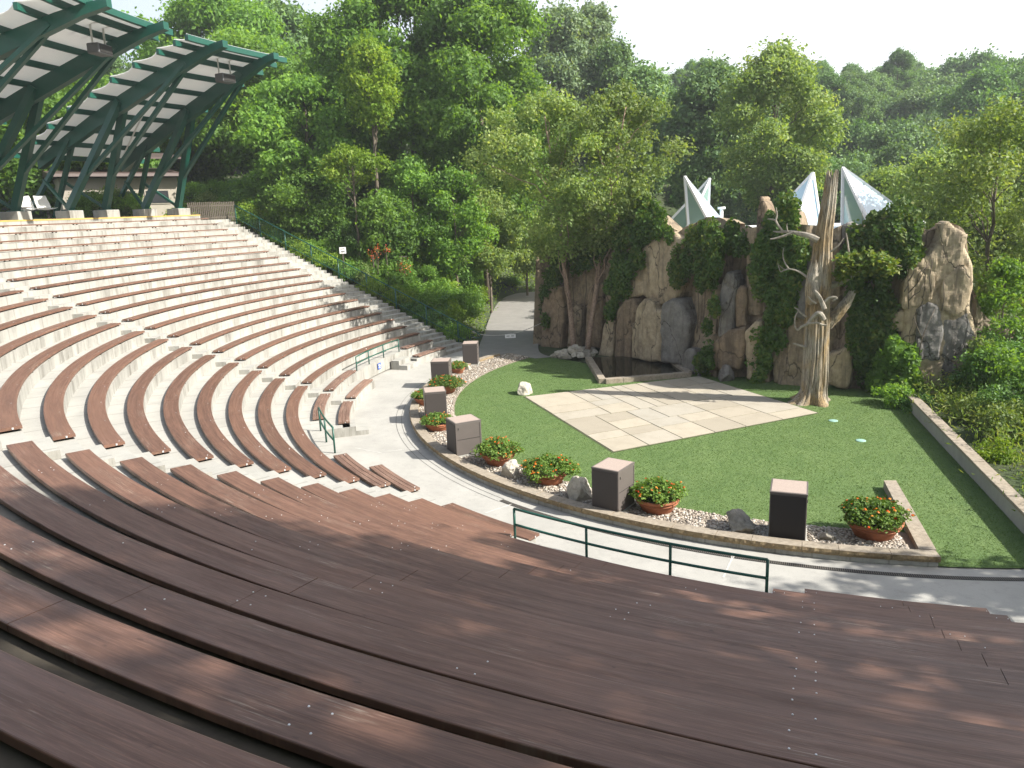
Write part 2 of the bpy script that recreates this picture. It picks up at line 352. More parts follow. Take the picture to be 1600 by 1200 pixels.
class MB:
    def __init__(s): s.v = []; s.f = []; s.m = []; s.lv = []; s.uv = {}
    def add(s, verts, faces, mi=0, lv=0.5):
        o = len(s.v); s.v += [tuple(map(float, p)) for p in verts]
        for f in faces: s.f.append([i+o for i in f]); s.m.append(mi); s.lv.append(lv)
        return o
    def hexa(s, p, mi=0, lv=0.5):        # 8 points: bottom ring 0-3, top ring 4-7
        return s.add(p, [(3, 2, 1, 0), (4, 5, 6, 7), (0, 1, 5, 4), (1, 2, 6, 5), (2, 3, 7, 6), (3, 0, 4, 7)], mi, lv)
    def box(s, c, size, rz=0.0, mi=0):
        x, y, z = size[0]/2, size[1]/2, size[2]/2; ca, sa = math.cos(rz), math.sin(rz)
        P = [(-x, -y, -z), (x, -y, -z), (x, y, -z), (-x, y, -z), (-x, -y, z), (x, -y, z), (x, y, z), (-x, y, z)]
        return s.hexa([(c[0]+a*ca-b_*sa, c[1]+a*sa+b_*ca, c[2]+d) for a, b_, d in P], mi)
    def beam(s, A, B, w, h, up=(0, 0, 1), mi=0):
        A = Vector(A); B = Vector(B); d = (B-A).normalized(); u = Vector(up)
        r = d.cross(u)
        if r.length < 1e-4: r = d.cross(Vector((1, 0, 0)))
        r.normalize(); u = r.cross(d)
        P = []
        for q in (A, B): P += [q-r*w/2-u*h/2, q+r*w/2-u*h/2, q+r*w/2+u*h/2, q-r*w/2+u*h/2]
        return s.add(P, [(0, 1, 2, 3), (7, 6, 5, 4), (4, 5, 1, 0), (5, 6, 2, 1), (6, 7, 3, 2), (7, 4, 0, 3)], mi)
    def tube(s, pts, rad, n=8, mi=0, cap=True):
        pts = [Vector(p) for p in pts]; k = len(pts)
        if not hasattr(rad, '__len__'): rad = [rad]*k
        ref = None; o = len(s.v); V = []; F = []
        for i, p in enumerate(pts):
            d = (pts[min(i+1, k-1)]-pts[max(i-1, 0)]).normalized()
            if ref is None:
                ref = d.orthogonal().normalized()
            else:
                ref = (ref-d*ref.dot(d))
                ref = ref.normalized() if ref.length > 1e-5 else d.orthogonal().normalized()
            b_ = d.cross(ref)
            for j in range(n):
                a = 2*PI*j/n; V.append(p+(ref*math.cos(a)+b_*math.sin(a))*rad[i])
        for i in range(k-1):
            for j in range(n):
                a, c = i*n+j, i*n+(j+1) % n; F.append((a, c, c+n, a+n))
        if cap: F.append(tuple(range(n-1, -1, -1))); F.append(tuple((k-1)*n+j for j in range(n)))
        s.add(V, F, mi)
    def lathe(s, prof, n=28, mi=0, c=(0, 0, 0)):
        V = []; F = []; k = len(prof)
        for r, z in prof:
            for j in range(n): a = 2*PI*j/n; V.append((c[0]+r*math.cos(a), c[1]+r*math.sin(a), c[2]+z))
        for i in range(k-1):
            for j in range(n):
                a, b_ = i*n+j, i*n+(j+1) % n; F.append((a, b_, b_+n, a+n))
        s.add(V, F, mi)
    def mesh(s, name, mats, smooth=False):
        me = bpy.data.meshes.new(name); me.from_pydata(s.v, [], s.f)
        me.polygons.foreach_set('material_index', np.array(s.m, np.int32))
        me.polygons.foreach_set('use_smooth', np.full(len(s.f), bool(smooth)))
        a = me.attributes.new('lv', 'FLOAT', 'FACE'); a.data.foreach_set('value', np.array(s.lv, np.float32))
        for m_ in (mats if isinstance(mats, (list, tuple)) else [mats]): me.materials.append(m_)
        me.update(); return me
    def build(s, name, mats, parent=None, smooth=False):
        return link(bpy.data.objects.new(name, s.mesh(name, mats, smooth)), parent)
def leaf_mesh(name, C, Nn, S, mats, lv=None, aspect=0.55, fold=0.0, mi=None):
    n = len(C)
    Nn = Nn/np.maximum(np.linalg.norm(Nn, axis=1, keepdims=True), 1e-6)
    r = rng.normal(size=(n, 3)); T = np.cross(Nn, r); T /= np.maximum(np.linalg.norm(T, axis=1, keepdims=True), 1e-6)
    B = np.cross(Nn, T); S = np.asarray(S).reshape(-1, 1)*np.ones((n, 1))
    v = np.stack([C-T*S, C-B*S*aspect+Nn*S*fold, C+T*S, C+B*S*aspect+Nn*S*fold], 1)
    f = np.arange(4*n).reshape(n, 4)
    if lv is None: lv = rng.random(n)
    return np_mesh(name, v.reshape(-1, 3), f, lv=lv, mats=mats, mi=mi)
def recalc(o):
    bm = bmesh.new(); bm.from_mesh(o.data); bmesh.ops.recalc_face_normals(bm, faces=bm.faces); bm.to_mesh(o.data); bm.free(); return o
def bevel(o, w, seg=2):
    bm = bmesh.new(); bm.from_mesh(o.data); bmesh.ops.recalc_face_normals(bm, faces=bm.faces)
    bmesh.ops.bevel(bm, geom=list(bm.edges), offset=w, segments=seg, affect='EDGES', profile=0.5, clamp_overlap=True)
    bm.to_mesh(o.data); bm.free(); return o
def copy_tree(o, parent=None):
    c = o.copy(); COL.objects.link(c); c.parent = parent
    for ch in list(o.children): copy_tree(ch, c)
    return c
ORD = ['front', 'second', 'third', 'fourth', 'fifth', 'sixth', 'seventh', 'eighth', 'ninth', 'tenth', 'eleventh', 'twelfth', 'thirteenth',
       'fourteenth', 'fifteenth', 'sixteenth', 'seventeenth', 'eighteenth', 'nineteenth', 'twentieth', 'twenty-first', 'topmost']

# ------------------------------------------------------------------ theatre geometry
R1, DR, H0, DH = 20.275, 0.91, 0.48, 0.3677
def Rr(i): return R1+(i-1)*DR
def bz(i): return H0+(i-1)*DH          # bench top
def tz(i): return bz(i)-0.12           # tread top
def line(a0, off): return lambda R: RAD(a0)+off/R
S1L, S1R = line(-146.3737, 0.996), line(-176.6197, -0.247)
S2U, S2D = line(-144.498, 1.0987), line(-109.047, 0.0487)
S3U, S3D = line(-109.9235, 1.9822), line(-69.3, 0.0)
STAIR_W = 2.4
def stair_out(R): return RAD(-176.62)-math.asin(STAIR_W/R)
def pol(R, th, z=0.0): return (R*math.cos(th), R*math.sin(th), z)

def arc_slab(mb, Ra, Rb, tha, thb, z0, z1, step=1.2, mi=0):
    """curved block; tha/thb are functions of R or numbers"""
    fa = tha if callable(tha) else (lambda R: tha); fb = thb if callable(thb) else (lambda R: thb)
    n = max(1, int(abs(math.degrees(fb(Ra)-fa(Ra)))/step)+1)
    V = []
    for k in range(n+1):
        t = k/n
        a, c = fa(Ra)+(fb(Ra)-fa(Ra))*t, fa(Rb)+(fb(Rb)-fa(Rb))*t
        V += [pol(Ra, a, z0), pol(Ra, a, z1), pol(Rb, c, z1), pol(Rb, c, z0)]
    F = []
    for k in range(n):
        a = 4*k; b_ = a+4
        F += [(a, b_, b_+1, a+1), (a+1, b_+1, b_+2, a+2), (a+2, b_+2, b_+3, a+3), (a+3, b_+3, b_, a)]
    F += [(0, 1, 2, 3), (4*n+3, 4*n+2, 4*n+1, 4*n)]
    mb.add(V, F, mi)

PLAT = [(RAD(-168.9), RAD(-154.0)), (RAD(-131.0), RAD(-118.0)), (RAD(-95.8), RAD(-79.0))]
WEST = lambda R: S1R(R)-0.05/R
EAST = lambda R: S3D(R)+0.02
ter = empty('seating_terrace')
tag(ter, 'pale stained concrete seating terrace rising in curved steps around the green stage', 'terrace')
for i in range(1, 23):
    mb = MB()
    Ra = Rr(i); Rb = Rr(i+1) if i < 22 else Rr(23)+0.1
    if i == 1:
        lo = [WEST]+[p for pr in sorted(PLAT) for p in pr]+[EAST]
        for a, c in zip(lo[::2], lo[1::2]):
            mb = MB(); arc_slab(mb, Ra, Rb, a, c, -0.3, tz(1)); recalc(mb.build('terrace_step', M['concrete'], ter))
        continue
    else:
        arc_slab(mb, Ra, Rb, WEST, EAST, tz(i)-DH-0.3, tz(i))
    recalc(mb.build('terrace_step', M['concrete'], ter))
mb = MB(); arc_slab(mb, Rr(23)-0.02, Rr(23)+3.4, WEST, EAST, tz(22)-0.5, tz(22)+0.36)
recalc(mb.build('concourse_slab', M['concrete'], ter))
mb = MB(); arc_slab(mb, Rr(23)-0.035, Rr(23)+0.10, WEST, EAST, tz(22)+0.30, tz(22)+0.375)
recalc(mb.build('edge_strip', M['yellow_edge'], ter))
# half steps in the two aisles: one small block against each riser
for la, lb in ((S2U, S1L), (S2D, S3U)):
    for i in range(2, 23):
        mb = MB(); top = tz(i)-DH/2
        arc_slab(mb, Rr(i)-0.44, Rr(i)-0.004, lambda R: la(R)+0.12/R, lambda R: lb(R)-0.12/R, tz(i-1)+0.004, top)
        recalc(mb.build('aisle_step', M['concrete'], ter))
# front steps by the platforms
for a, c in ((RAD(-168.7), RAD(-165.2)), (RAD(-134.2), RAD(-131.1))):
    for k, (ra, rb, zt) in enumerate(((20.15, 20.62, 0.24), (20.62, 21.1, 0.48))):
        mb = MB()
        if c > RAD(-135): ra, rb = ra-0.55, rb-0.55; zt *= 0.75
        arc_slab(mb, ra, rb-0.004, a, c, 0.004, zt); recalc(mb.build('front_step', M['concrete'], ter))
# outer stairs: two steps per row
for k in range(44):
    mb = MB(); i = 1+k//2; Ra = R1+k*DR/2
    zt = tz(1)-DH/2+k*DH/2
    arc_slab(mb, Ra, Ra+DR/2+0.02, stair_out, WEST, zt-0.75, zt-0.003, 2.0)
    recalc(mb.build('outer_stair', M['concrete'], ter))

# ------------------------------------------------------------------ benches
def bench_mesh(i, tha, thb, boards, seams):
    """solid curved planks: UV u along the arc, v across"""
    V = []; F = []; UV = []; MI = []
    Ra, w, t, e = Rr(i)-0.01, 0.425, 0.066, 0.010
    cuts = [0.0]
    Ln = abs(thb(Ra)-tha(Ra))*Ra
    if seams:
        a0, a1 = tha(Ra), thb(Ra)
        for sg in SEAMS:
            q = (RAD(sg+random.uniform(-.4, .4))-a0)/(a1-a0)
            if 0.06 < q < 0.94: cuts.append(q)
        cuts[1:] = sorted(cuts[1:])
    cuts.append(1.0)
    bw = w/boards
    for ci in range(len(cuts)-1):
        t0 = cuts[ci]+(0.004/Ln if ci else 0); t1 = cuts[ci+1]-(0.004/Ln if ci+2 < len(cuts) else 0)
        for bd in range(boards):
            r0 = Ra+bd*bw+(0.004 if bd else 0); r1 = Ra+(bd+1)*bw-(0.004 if bd < boards-1 else 0)
            z = bz(i)+random.uniform(-0.002, 0.002)
            prof = [(r0, z-t), (r0, z-e), (r0+e*0.35, z-e*0.35), (r0+e, z), (r1-e, z), (r1-e*0.35, z-e*0.35), (r1, z-e), (r1, z-t)]
            n = max(1, int(math.degrees((t1-t0)*(thb(Ra)-tha(Ra)))/1.0)+1)
            o = len(V); k = len(prof)
            for s in range(n+1):
                tt = t0+(t1-t0)*s/n
                for (r, zz) in prof:
                    th = tha(r)+(thb(r)-tha(r))*tt
                    V.append(pol(r, th, zz))
            vs = [p[0]-Ra for p in prof]
            for s in range(n):
                for q in range(k):
                    q2 = (q+1) % k
                    a, b_ = o+s*k+q, o+s*k+q2
                    F.append((a, a+k, b_+k, b_)); MI.append(0)
                    u0 = (t0+(t1-t0)*s/n)*Ln+i*7.3; u1 = (t0+(t1-t0)*(s+1)/n)*Ln+i*7.3
                    UV += [(u0, vs[q]+i), (u1, vs[q]+i), (u1, vs[q2]+i), (u0, vs[q2]+i)]
            for s, rev in ((0, False), (n, True)):
                f = [o+s*k+q for q in range(k)]
                if not rev: f = f[::-1]
                F.append(tuple(f)); MI.append(0); UV += [(i+p[0]*2, p[1]) for p in (prof if rev else prof[::-1])]
    return V, F, UV, MI
SEAMS = (-170.5, -158.5, -136.0, -124.0, -105.0, -88.0, -73.5)
def bracket_mesh():
    mb = MB()
    mb.box((0.19, 0, -0.071), (0.34, 0.12, 0.008))
    mb.box((0.06, 0, -0.092), (0.05, 0.05, 0.054)); mb.box((0.30, 0, -0.092), (0.05, 0.05, 0.054))
    mb.box((0.18, 0, -0.116), (0.34, 0.10, 0.008))
    return mb.mesh('bracket', M['dark_steel'])
BRM = bracket_mesh()
bolt_at = []
def bench(i, tha, thb, label, old=False, bolts=False):
    Ra = Rr(i); mid = (tha(Ra)+thb(Ra))/2
    root = empty('bench', pol(Ra, mid, tz(i)), mid)
    tag(root, label, 'bench', 'curved brown benches on the concrete terrace')
    inv = Matrix.Translation(root.location) @ Matrix.Rotation(mid, 4, 'Z'); inv.invert()
    V, F, UV, MI = bench_mesh(i, tha, thb, 3 if old else 1, not old)
    Ln = abs(thb(Ra)-tha(Ra))*Ra
    if bolts and i > 2:
        ths = [RAD(a) for a in np.arange(-106.4, -69.6, 4.72) if tha(Ra)+.004 < RAD(a)]
    else:
        n = max(2, int(round(Ln/2.42))+1)
        ths = [tha(Ra)+(thb(Ra)-tha(Ra))*(0.12/Ln+(1-0.24/Ln)*k/(n-1)) for k in range(n)]
    mbb = MB(); mbb.v = V; mbb.f = [list(f) for f in F]; mbb.m = MI; mbb.lv = [0.5]*len(F)
    nb = len(F)
    for th in ths:                        # round bolt heads through the seat
        skip = random.random() < 0.45
        for dr in ((0.12, 0.31) if bolts else (0.09,)):
            for dt in ((-0.09, 0.09) if bolts else (0.0,)):
                if random.random() < (0.10 if not bolts else 0.15) or (bolts and skip): continue
                cpt = pol(Ra+dr+random.uniform(-.01, .01), th+dt/Ra+random.uniform(-.01, .01)/Ra, bz(i))
                r = 0.010 if bolts else 0.012
                P = [(cpt[0]+r*math.cos(a), cpt[1]+r*math.sin(a), bz(i)-0.001) for a in np.linspace(0, 2*PI, 9)[:-1]]
                P += [(cpt[0]+r*.7*math.cos(a), cpt[1]+r*.7*math.sin(a), bz(i)+0.005) for a in np.linspace(0, 2*PI, 9)[:-1]]
                mbb.add(P, [(k, (k+1) % 8, (k+1) % 8+8, k+8) for k in range(8)]+[tuple(range(8, 16))], 1)
    for fn, sg in ((tha, -1), (thb, 1)):    # bright bolt head on each end grain
        th = fn(Ra+.16); cx, cy, _ = pol(Ra+.16, th); ex, ey = -math.sin(th)*sg, math.cos(th)*sg
        mbb.box((cx+ex*.004, cy+ey*.004, bz(i)-.033), (.035, .014, .042), th, 1)
    me = mbb.mesh('seat', [M['oldwood'] if old else M['wood'], M['bolt']])
    uvl = me.uv_layers.new(name='UVMap')
    buf = np.zeros((len(me.loops), 2), np.float32); buf[:len(UV)] = np.array(UV, np.float32); uvl.data.foreach_set('uv', buf.ravel())
    me.transform(inv); seat = link(bpy.data.objects.new('seat', me), root)
    for th in ths:
        b_ = link(bpy.data.objects.new('bracket', BRM), root)
        d = th-mid; b_.location = (Ra*math.cos(d)-Ra, Ra*math.sin(d), 0.12); b_.rotation_euler = (0, 0, d)
    return root
K = lambda a: (lambda R: a)
for i in range(1, 23):
    o = ORD[i-1]
    if i <= 2:
        bench(i, S1R, K(PLAT[0][0]-0.012*i), f'short brown bench stub between outer stairs and railed platform, {o} row', True)
        bench(i, K(PLAT[0][1]+(0.014 if i == 1 else -0.004)), S1L, f'short brown bench between blue-signed platform wall and aisle, {o} row', True)
    else:
        bench(i, S1R, S1L, f'long curved brown bench in the far block by the outer stairs, {o} row up')
for i in range(1, 16):
    o = ORD[i-1]
    if i <= 2:
        bench(i, S2U, K(PLAT[1][0]-(0.02 if i == 1 else 0.0)), f'short weathered three-board bench at the far end of the middle block, {o} row', True)
        bench(i, K(PLAT[1][1]+(0.03 if i == 1 else 0.0)), S2D, f'short weathered three-board bench past the small green railing, middle block, {o} row', True)
    else:
        bench(i, S2U, S2D, f'sunlit curved brown bench in the middle block between two aisles, {o} row up')
for i in range(1, 18):
    o = ORD[i-1]
    if i <= 2:
        bench(i, S3U, K(PLAT[2][0]+0.005), f'brown bench left of the near railed platform in foreground block, {o} row', False, True)
        bench(i, K(PLAT[2][1]+(0.012 if i == 1 else -0.014)), S3D, f'brown bench right of the near railed platform in foreground block, {o} row', False, True)
    else:
        bench(i, S3U, S3D, f'broad shaded brown bench with silver bolts, foreground block, {o} row up', False, True)

# ------------------------------------------------------------------ terrain
def at_rise(px):                       # survey: point on the path, which climbs gently away
    p = atz(px, 0.0)
    for _ in range(12): p = atz(px, max(0, 0.035*(p[1]-1.0)))
    return p
PATH_L = [at_rise(p) for p in ((744, 553), (757, 520), (768, 490), (782, 470), (800, 461), (832, 456.5))]
PATH_R = [at_rise(p) for p in ((842, 549), (844, 520), (847, 490), (848, 474), (858, 466), (872, 462))]
PATH_C = [((a+b_)/2)[:2] for a, b_ in zip(PATH_L, PATH_R)]
def seg_dist(x, y, pts):
    best = np.full(np.shape(x), 1e9); side = np.zeros(np.shape(x))
    for a, b_ in zip(pts[:-1], pts[1:]):
        d = np.array(b_[:2])-np.array(a[:2]); l2 = d@d
        t = np.clip(((x-a[0])*d[0]+(y-a[1])*d[1])/l2, 0, 1)
        dx, dy = x-(a[0]+t*d[0]), y-(a[1]+t*d[1]); dd = np.hypot(dx, dy)
        cr = d[0]*dy-d[1]*dx
        upd = dd < best; side = np.where(upd, cr, side); best = np.where(upd, dd, best)
    return best, side
sst = lambda t: np.clip(t, 0, 1)**2*(3-2*np.clip(t, 0, 1))
def zg(x, y):
    x = np.asarray(x, float); y = np.asarray(y, float)
    R = np.hypot(x, y); th = np.degrees(np.arctan2(y, x))
    slope = np.clip((R-20.2)*0.404, 0, 8.3)
    inbowl = (th < -66) & (th > -179.9) | ((y < 1.6) & (x < -15) & (R > 19))
    z = np.where(inbowl, slope-0.95*sst((R-18.6)/1.4)-0.05, 0.0)
    z = np.where(inbowl & (R > 43.5), 8.40+0.03*(R-43.5), z)
    # bank beyond the outer stairs
    dl, side = seg_dist(x, y, [np.array([-15.5, -1.5])]+PATH_C+[PATH_C[-1]+np.array([14.0, 16.0])])
    pathz = np.clip(0.035*(y-1.0), 0, 3)-0.06
    left = (side > 0) & (y > 1.2)
    rise = np.clip(R-20.6, 0, 200)*0.385
    cap = np.where(R < 43, rise, 8.6+(R-43)*0.12)-0.15
    wl = np.maximum(0, dl-2.3)*0.62
    zl = np.maximum(pathz, np.minimum(pathz+wl, cap))
    z = np.where(left & (x < -14), zl, z)
    # ground behind the cliff and the far hill
    right = (side <= 0) & (y > 1.2)
    zr = pathz*(1-sst((dl-2.4)/3))+sst((dl-2.4)/3)*np.clip((y-3)*0.12, 0, 4)
    z = np.where(right & (x < 30), np.minimum(zr, 4.0), z)
    far = np.hypot(x+4, y-6)
    z = z+np.where(y > 12, sst((far-50)/90)*8, 0)+np.where((x < -48), sst((-x-48)/60)*7, 0)
    # garden bed and slope on the right
    wd = (x-3.81)*0.943+(y+2.76)*0.333          # distance right of the low wall
    bed = (wd > 1.5) & (y < 2) & (y > -15.5)
    z = np.where(bed, 0.28+np.clip((x-12)*0.22, 0, 7), z)
    mound = (th > -68) & (R > 22.0) & (y <= -15.5) & (x > 0)
    z = np.where(mound, np.clip((R-22.2)*0.30, 0, 6), z)
    low = ((R < 22.2) & (y < 2.0) & ~bed & (x > -19)) | ((wd > -1) & (wd <= 1.5) & (y < 2) & (x > 0))
    z = np.where(low, -0.06, z)
    return z
def zg1(x, y): return float(zg(np.array([x]), np.array([y]))[0])
fine = np.arange(-66, 40.01, 1.0)
xs = np.concatenate([[-330, -260, -200, -160, -130, -110, -95, -84, -76, -70], fine, [44, 50, 58, 70, 90, 120, 170, 240, 330]])
fy = np.arange(-62, 62.01, 1.0)
ys = np.concatenate([[-300, -220, -160, -120, -95, -80, -70], fy, [66, 72, 80, 90, 102, 116, 132, 150, 175, 210, 260, 330]])
X, Y = np.meshgrid(xs, ys, indexing='ij')
Z = zg(X, Y)+0.10*np.sin(X*0.7+1.3*np.sin(Y*.31))*np.sin(Y*0.6)*(np.hypot(X+0.5, Y+1.3) > 22)*(Y > 2)-0.02
nx, ny = X.shape
idx = np.arange(nx*ny).reshape(nx, ny)
F = np.stack([idx[:-1, :-1], idx[1:, :-1], idx[1:, 1:], idx[:-1, 1:]], -1).reshape(-1, 4)
g = link(bpy.data.objects.new('ground', np_mesh('ground', np.stack([X, Y, Z], -1).reshape(-1, 3), F, mats=[M['ground']], smooth=True)))
tag(g, kind='structure')

# path, promenade, turf
def leaf_mesh_fwd(C, Nn, S, lv): return leaf_mesh('turf_pile', C, Nn, S, [M['lf_turf']], lv, .3, .1)
def strip(name, Lp, Rp, material, dz=0.02, sub=6):
    V = []; F = []
    def sm(P, t):
        P = np.array(P); n = len(P)-1; k = min(int(t*n), n-1); f = t*n-k
        a, b_, c, d = P[max(k-1, 0)], P[k], P[k+1], P[min(k+2, n)]
        return 0.5*((2*b_)+(-a+c)*f+(2*a-5*b_+4*c-d)*f*f+(-a+3*b_-3*c+d)*f**3)
    n = sub*(len(Lp)-1)
    for k in range(n+1):
        a, b_ = sm(Lp, k/n), sm(Rp, k/n)
        for q in range(5):
            p = a+(b_-a)*q/4; V.append((p[0], p[1], p[2]+dz))
    for k in range(n):
        for q in range(4): a = k*5+q; F.append((a, a+1, a+6, a+5))
    mb = MB(); mb.add(V, F); return tag(mb.build(name, material, None, True), kind='structure')
pl = [np.array([-17.2, -2.4, 0.0]), *PATH_L]; pr = [np.array([-14.2, 0.9, 0.0]), *PATH_R]
for P in (pl, pr): P.append(P[-1]+np.array([7.0, 6.0, 0.2]))
strip('path', pl, pr, M['asphalt'], 0.03)

KC = np.array([-0.527, -1.330]); KR = 16.63         # kerb circle
def kpt(R, a, z=0.0): return (KC[0]+R*math.cos(a), KC[1]+R*math.sin(a), z)
kang = lambda p: math.atan2(p[1]-KC[1], p[0]-KC[0])
A_END = kang(atz((1469.5, 888.4), 0)); A_START = RAD(-183.0)
# promenade: between the kerb circle and the terrace foot
mb = MB(); V = []; F = []
n = 120
for k in range(n+1):
    a = RAD(-188)+(RAD(-40)-RAD(-188))*k/n
    inner = kpt(KR-0.5, a, 0.004)
    # outer: terrace foot
    u = np.array([math.cos(a), math.sin(a)]); bq = KC@u; cq = KC@KC-22.0**2; t = -bq+math.sqrt(bq*bq-cq)
    for q in range(7):
        r = (KR-0.5)+(t-KR+0.5)*q/6; V.append(kpt(r, a, 0.004))
for k in range(n):
    for q in range(6): i0 = k*7+q; F.append((i0, i0+7, i0+8, i0+1))
mb.add(V, F); tag(mb.build('promenade', M['floor']), kind='structure')
# expansion seams with pale filler
mb = MB()
for p0, p1 in (((1130, 903), (1146, 868)), ((600, 706), (682, 697)), ((555, 700), (596, 708)), ((758, 802), (800, 788))):
    a, b_ = atz(p0, 0), atz(p1, 0); d = (b_-a); d /= np.linalg.norm(d); nn = np.array([-d[1], d[0], 0])*0.022
    S = 9
    for k in range(S):
        q0, q1 = a+(b_-a)*k/S, a+(b_-a)*(k+1)/S
        w0, w1 = nn*random.uniform(.5, 1.6), nn*random.uniform(.5, 1.6)
        mb.add([q0-w0+[0, 0, .009], q1-w1+[0, 0, .009], q1+w1+[0, 0, .009], q0+w0+[0, 0, .009]], [(0, 1, 2, 3)])
tag(mb.build('seam_filler', M['seam']), kind='structure')
# drain channel along the kerb
mb = MB()
DRR = KR+0.36
for k in range(120):
    a0 = RAD(-104)+RAD(58)*k/120; a1 = RAD(-104)+RAD(58)*(k+1)/120
    mb.add([kpt(DRR, a0, 0.008), kpt(DRR+.17, a0, 0.008), kpt(DRR+.17, a1, 0.008), kpt(DRR, a1, 0.008)], [(0, 1, 2, 3)], 0)
na = int(RAD(58)*DRR/0.045)
for k in range(na):
    a = RAD(-104)+RAD(58)*k/na; d = 0.008/DRR
    mb.add([kpt(DRR+.015, a-d, 0.014), kpt(DRR+.155, a-d, 0.014), kpt(DRR+.155, a+d, 0.014), kpt(DRR+.015, a+d, 0.014)], [(0, 1, 2, 3)], 1)
M['grate'] = m_plain('grate', (0.16, 0.145, 0.125), 0.6, 0.2)
gut = MB()
for (ra_, rb_) in ((DRR-.03, DRR-.018), (DRR+.188, DRR+.20)):
    for k in range(160):
        a0 = RAD(-186)+RAD(82)*k/160; a1 = RAD(-186)+RAD(82)*(k+1)/160
        gut.add([kpt(ra_, a0, 0.009), kpt(rb_, a0, 0.009), kpt(rb_, a1, 0.009), kpt(ra_, a1, 0.009)], [(0, 1, 2, 3)])
tag(gut.build('gutter_joint', M['dark_steel']), kind='structure')
tag(mb.build('drain_channel', [M['dark_steel'], M['grate']]), 'dark slotted drain grate let into the concrete floor along the stone kerb', 'drain')

# turf sheet: stage interior
edge_px = [(830, 562), (800, 564.5), (775, 569), (745, 578), (722, 590), (706, 606), (701, 622), (703, 645)]
def in_gravel(a):    # width of gravel bed
    return 1.45
TURF_R = KR-1.78
ring = []
for k in range(140):
    a = RAD(-186)+(A_END-0.02-RAD(-186))*k/139
    ring.append(kpt(TURF_R, a, 0.035))
e1 = atz((1477, 882), 0.03)
tail = [kpt(KR-0.30, A_END-0.02, 0.035), kpt(KR-0.02, A_END, 0.035)]
for k in range(1, 12):
    tail.append(kpt(KR-0.02, A_END+(RAD(-57.5)-A_END)*k/11, 0.035))
tail += [(3.85, -2.65, 0.035), (3.3, 0.6, 0.035), (-4.2, 0.6, 0.035)]
back = [atz(p, 0.03) for p in ((1100, 586), (1060, 583), (1000, 582), (930, 572), (905, 566), (862, 558.5), (838, 560.5))]
tail += [tuple(p[:2])+(0.035,) for p in back]
from mathutils.geometry import tessellate_polygon
PL = ring+tail
tri = tessellate_polygon([[Vector(p) for p in PL]])
mb = MB(); mb.add(PL, [tuple(t) for t in tri]); o = mb.build('turf', M['turf']); recalc(o)
if o.data.polygons[0].normal.z < 0: o.data.flip_normals()
tag(o, kind='structure')

_P2 = np.array([p[:2] for p in PL]); NB = 260000
bx_ = rng.uniform(_P2[:, 0].min(), _P2[:, 0].max(), NB); by_ = rng.uniform(_P2[:, 1].min(), _P2[:, 1].max(), NB)
_in = np.zeros(NB, bool); j_ = len(_P2)-1
for i_ in range(len(_P2)):
    xi, yi, xj, yj = *_P2[i_], *_P2[j_]
    if yi != yj: _in ^= ((yi > by_) != (yj > by_)) & (bx_ < (xj-xi)*(by_-yi)/(yj-yi)+xi)
    j_ = i_
bx_, by_ = bx_[_in], by_[_in]; nb_ = len(bx_)
_n1 = np.sin(bx_*1.3+2*np.sin(by_*.7))*np.sin(by_*1.1+1.5*np.sin(bx_*.6))
C = np.stack([bx_, by_, np.full(nb_, .042)], -1); nn_ = rng.normal(size=(nb_, 3)); nn_[:, 2] = np.abs(nn_[:, 2])+.5
o = link(bpy.data.objects.new('turf_pile', leaf_mesh_fwd(C, nn_, rng.uniform(.014, .032, nb_), np.clip(rng.normal(.45, .22, nb_)+.18*_n1, 0, 1))))
tag(o, 'short green artificial grass pile covering the stage floor', 'artificial turf', None, 'stuff')
# gravel bed between kerb and turf
mb = MB(); V = []; F = []
GR = [(TURF_R-0.06, 0.03), (TURF_R+0.02, 0.062), (TURF_R+0.3, 0.10), (KR-0.6, 0.15), (KR-0.2, 0.15)]
for k in range(121):
    a = RAD(-186)+(A_END-0.012-RAD(-186))*k/120
    for r, z in GR: V.append(kpt(r, a, z))
for k in range(120):
    for q in range(4): i0 = k*5+q; F.append((i0, i0+5, i0+6, i0+1))
mb.add(V, F); M['gravel_base'] = m_plain('gravel_base', (0.2, 0.17, 0.135), 0.95, 0, 0.45, 30, 0.02)
tag(mb.build('gravel_bed', M['gravel_base']), kind='structure')
def gz(r): return float(np.interp(r, [g_[0] for g_ in GR], [g_[1] for g_ in GR]))
# pebbles
base = []
bm = bmesh.new(); bmesh.ops.create_icosphere(bm, subdivisions=1, radius=1.0)
PV = np.array([v.co[:] for v in bm.verts]); PF = np.array([[v.index for v in f.verts] for f in bm.faces]); bm.free()
NP = 9500
aa = rng.uniform(RAD(-184), A_END-0.03, NP); aa = A_END-0.03-(A_END-RAD(-184))*np.abs(rng.random(NP))**1.5
rr = rng.uniform(TURF_R+0.0, KR-0.36, NP)
sz = rng.uniform(0.022, 0.050, NP)
pos = np.stack([KC[0]+rr*np.cos(aa), KC[1]+rr*np.sin(aa), np.interp(rr, [g_[0] for g_ in GR], [g_[1] for g_ in GR])+sz*0.25], -1)
rot = rng.uniform(0, 2*PI, NP); ca, sa = np.cos(rot), np.sin(rot)
sx = sz*rng.uniform(0.8, 1.5, NP); sy = sz*rng.uniform(0.6, 1.0, NP); szz = sz*rng.uniform(0.4, 0.8, NP)
jit = 1+0.25*(rng.random((NP, len(PV)))-0.5)
x = PV[None, :, 0]*sx[:, None]*jit; y = PV[None, :, 1]*sy[:, None]*jit; z = PV[None, :, 2]*szz[:, None]*jit
v = np.stack([x*ca[:, None]-y*sa[:, None], x*sa[:, None]+y*ca[:, None], z], -1)+pos[:, None, :]
f = PF[None]+(np.arange(NP)*len(PV))[:, None, None]
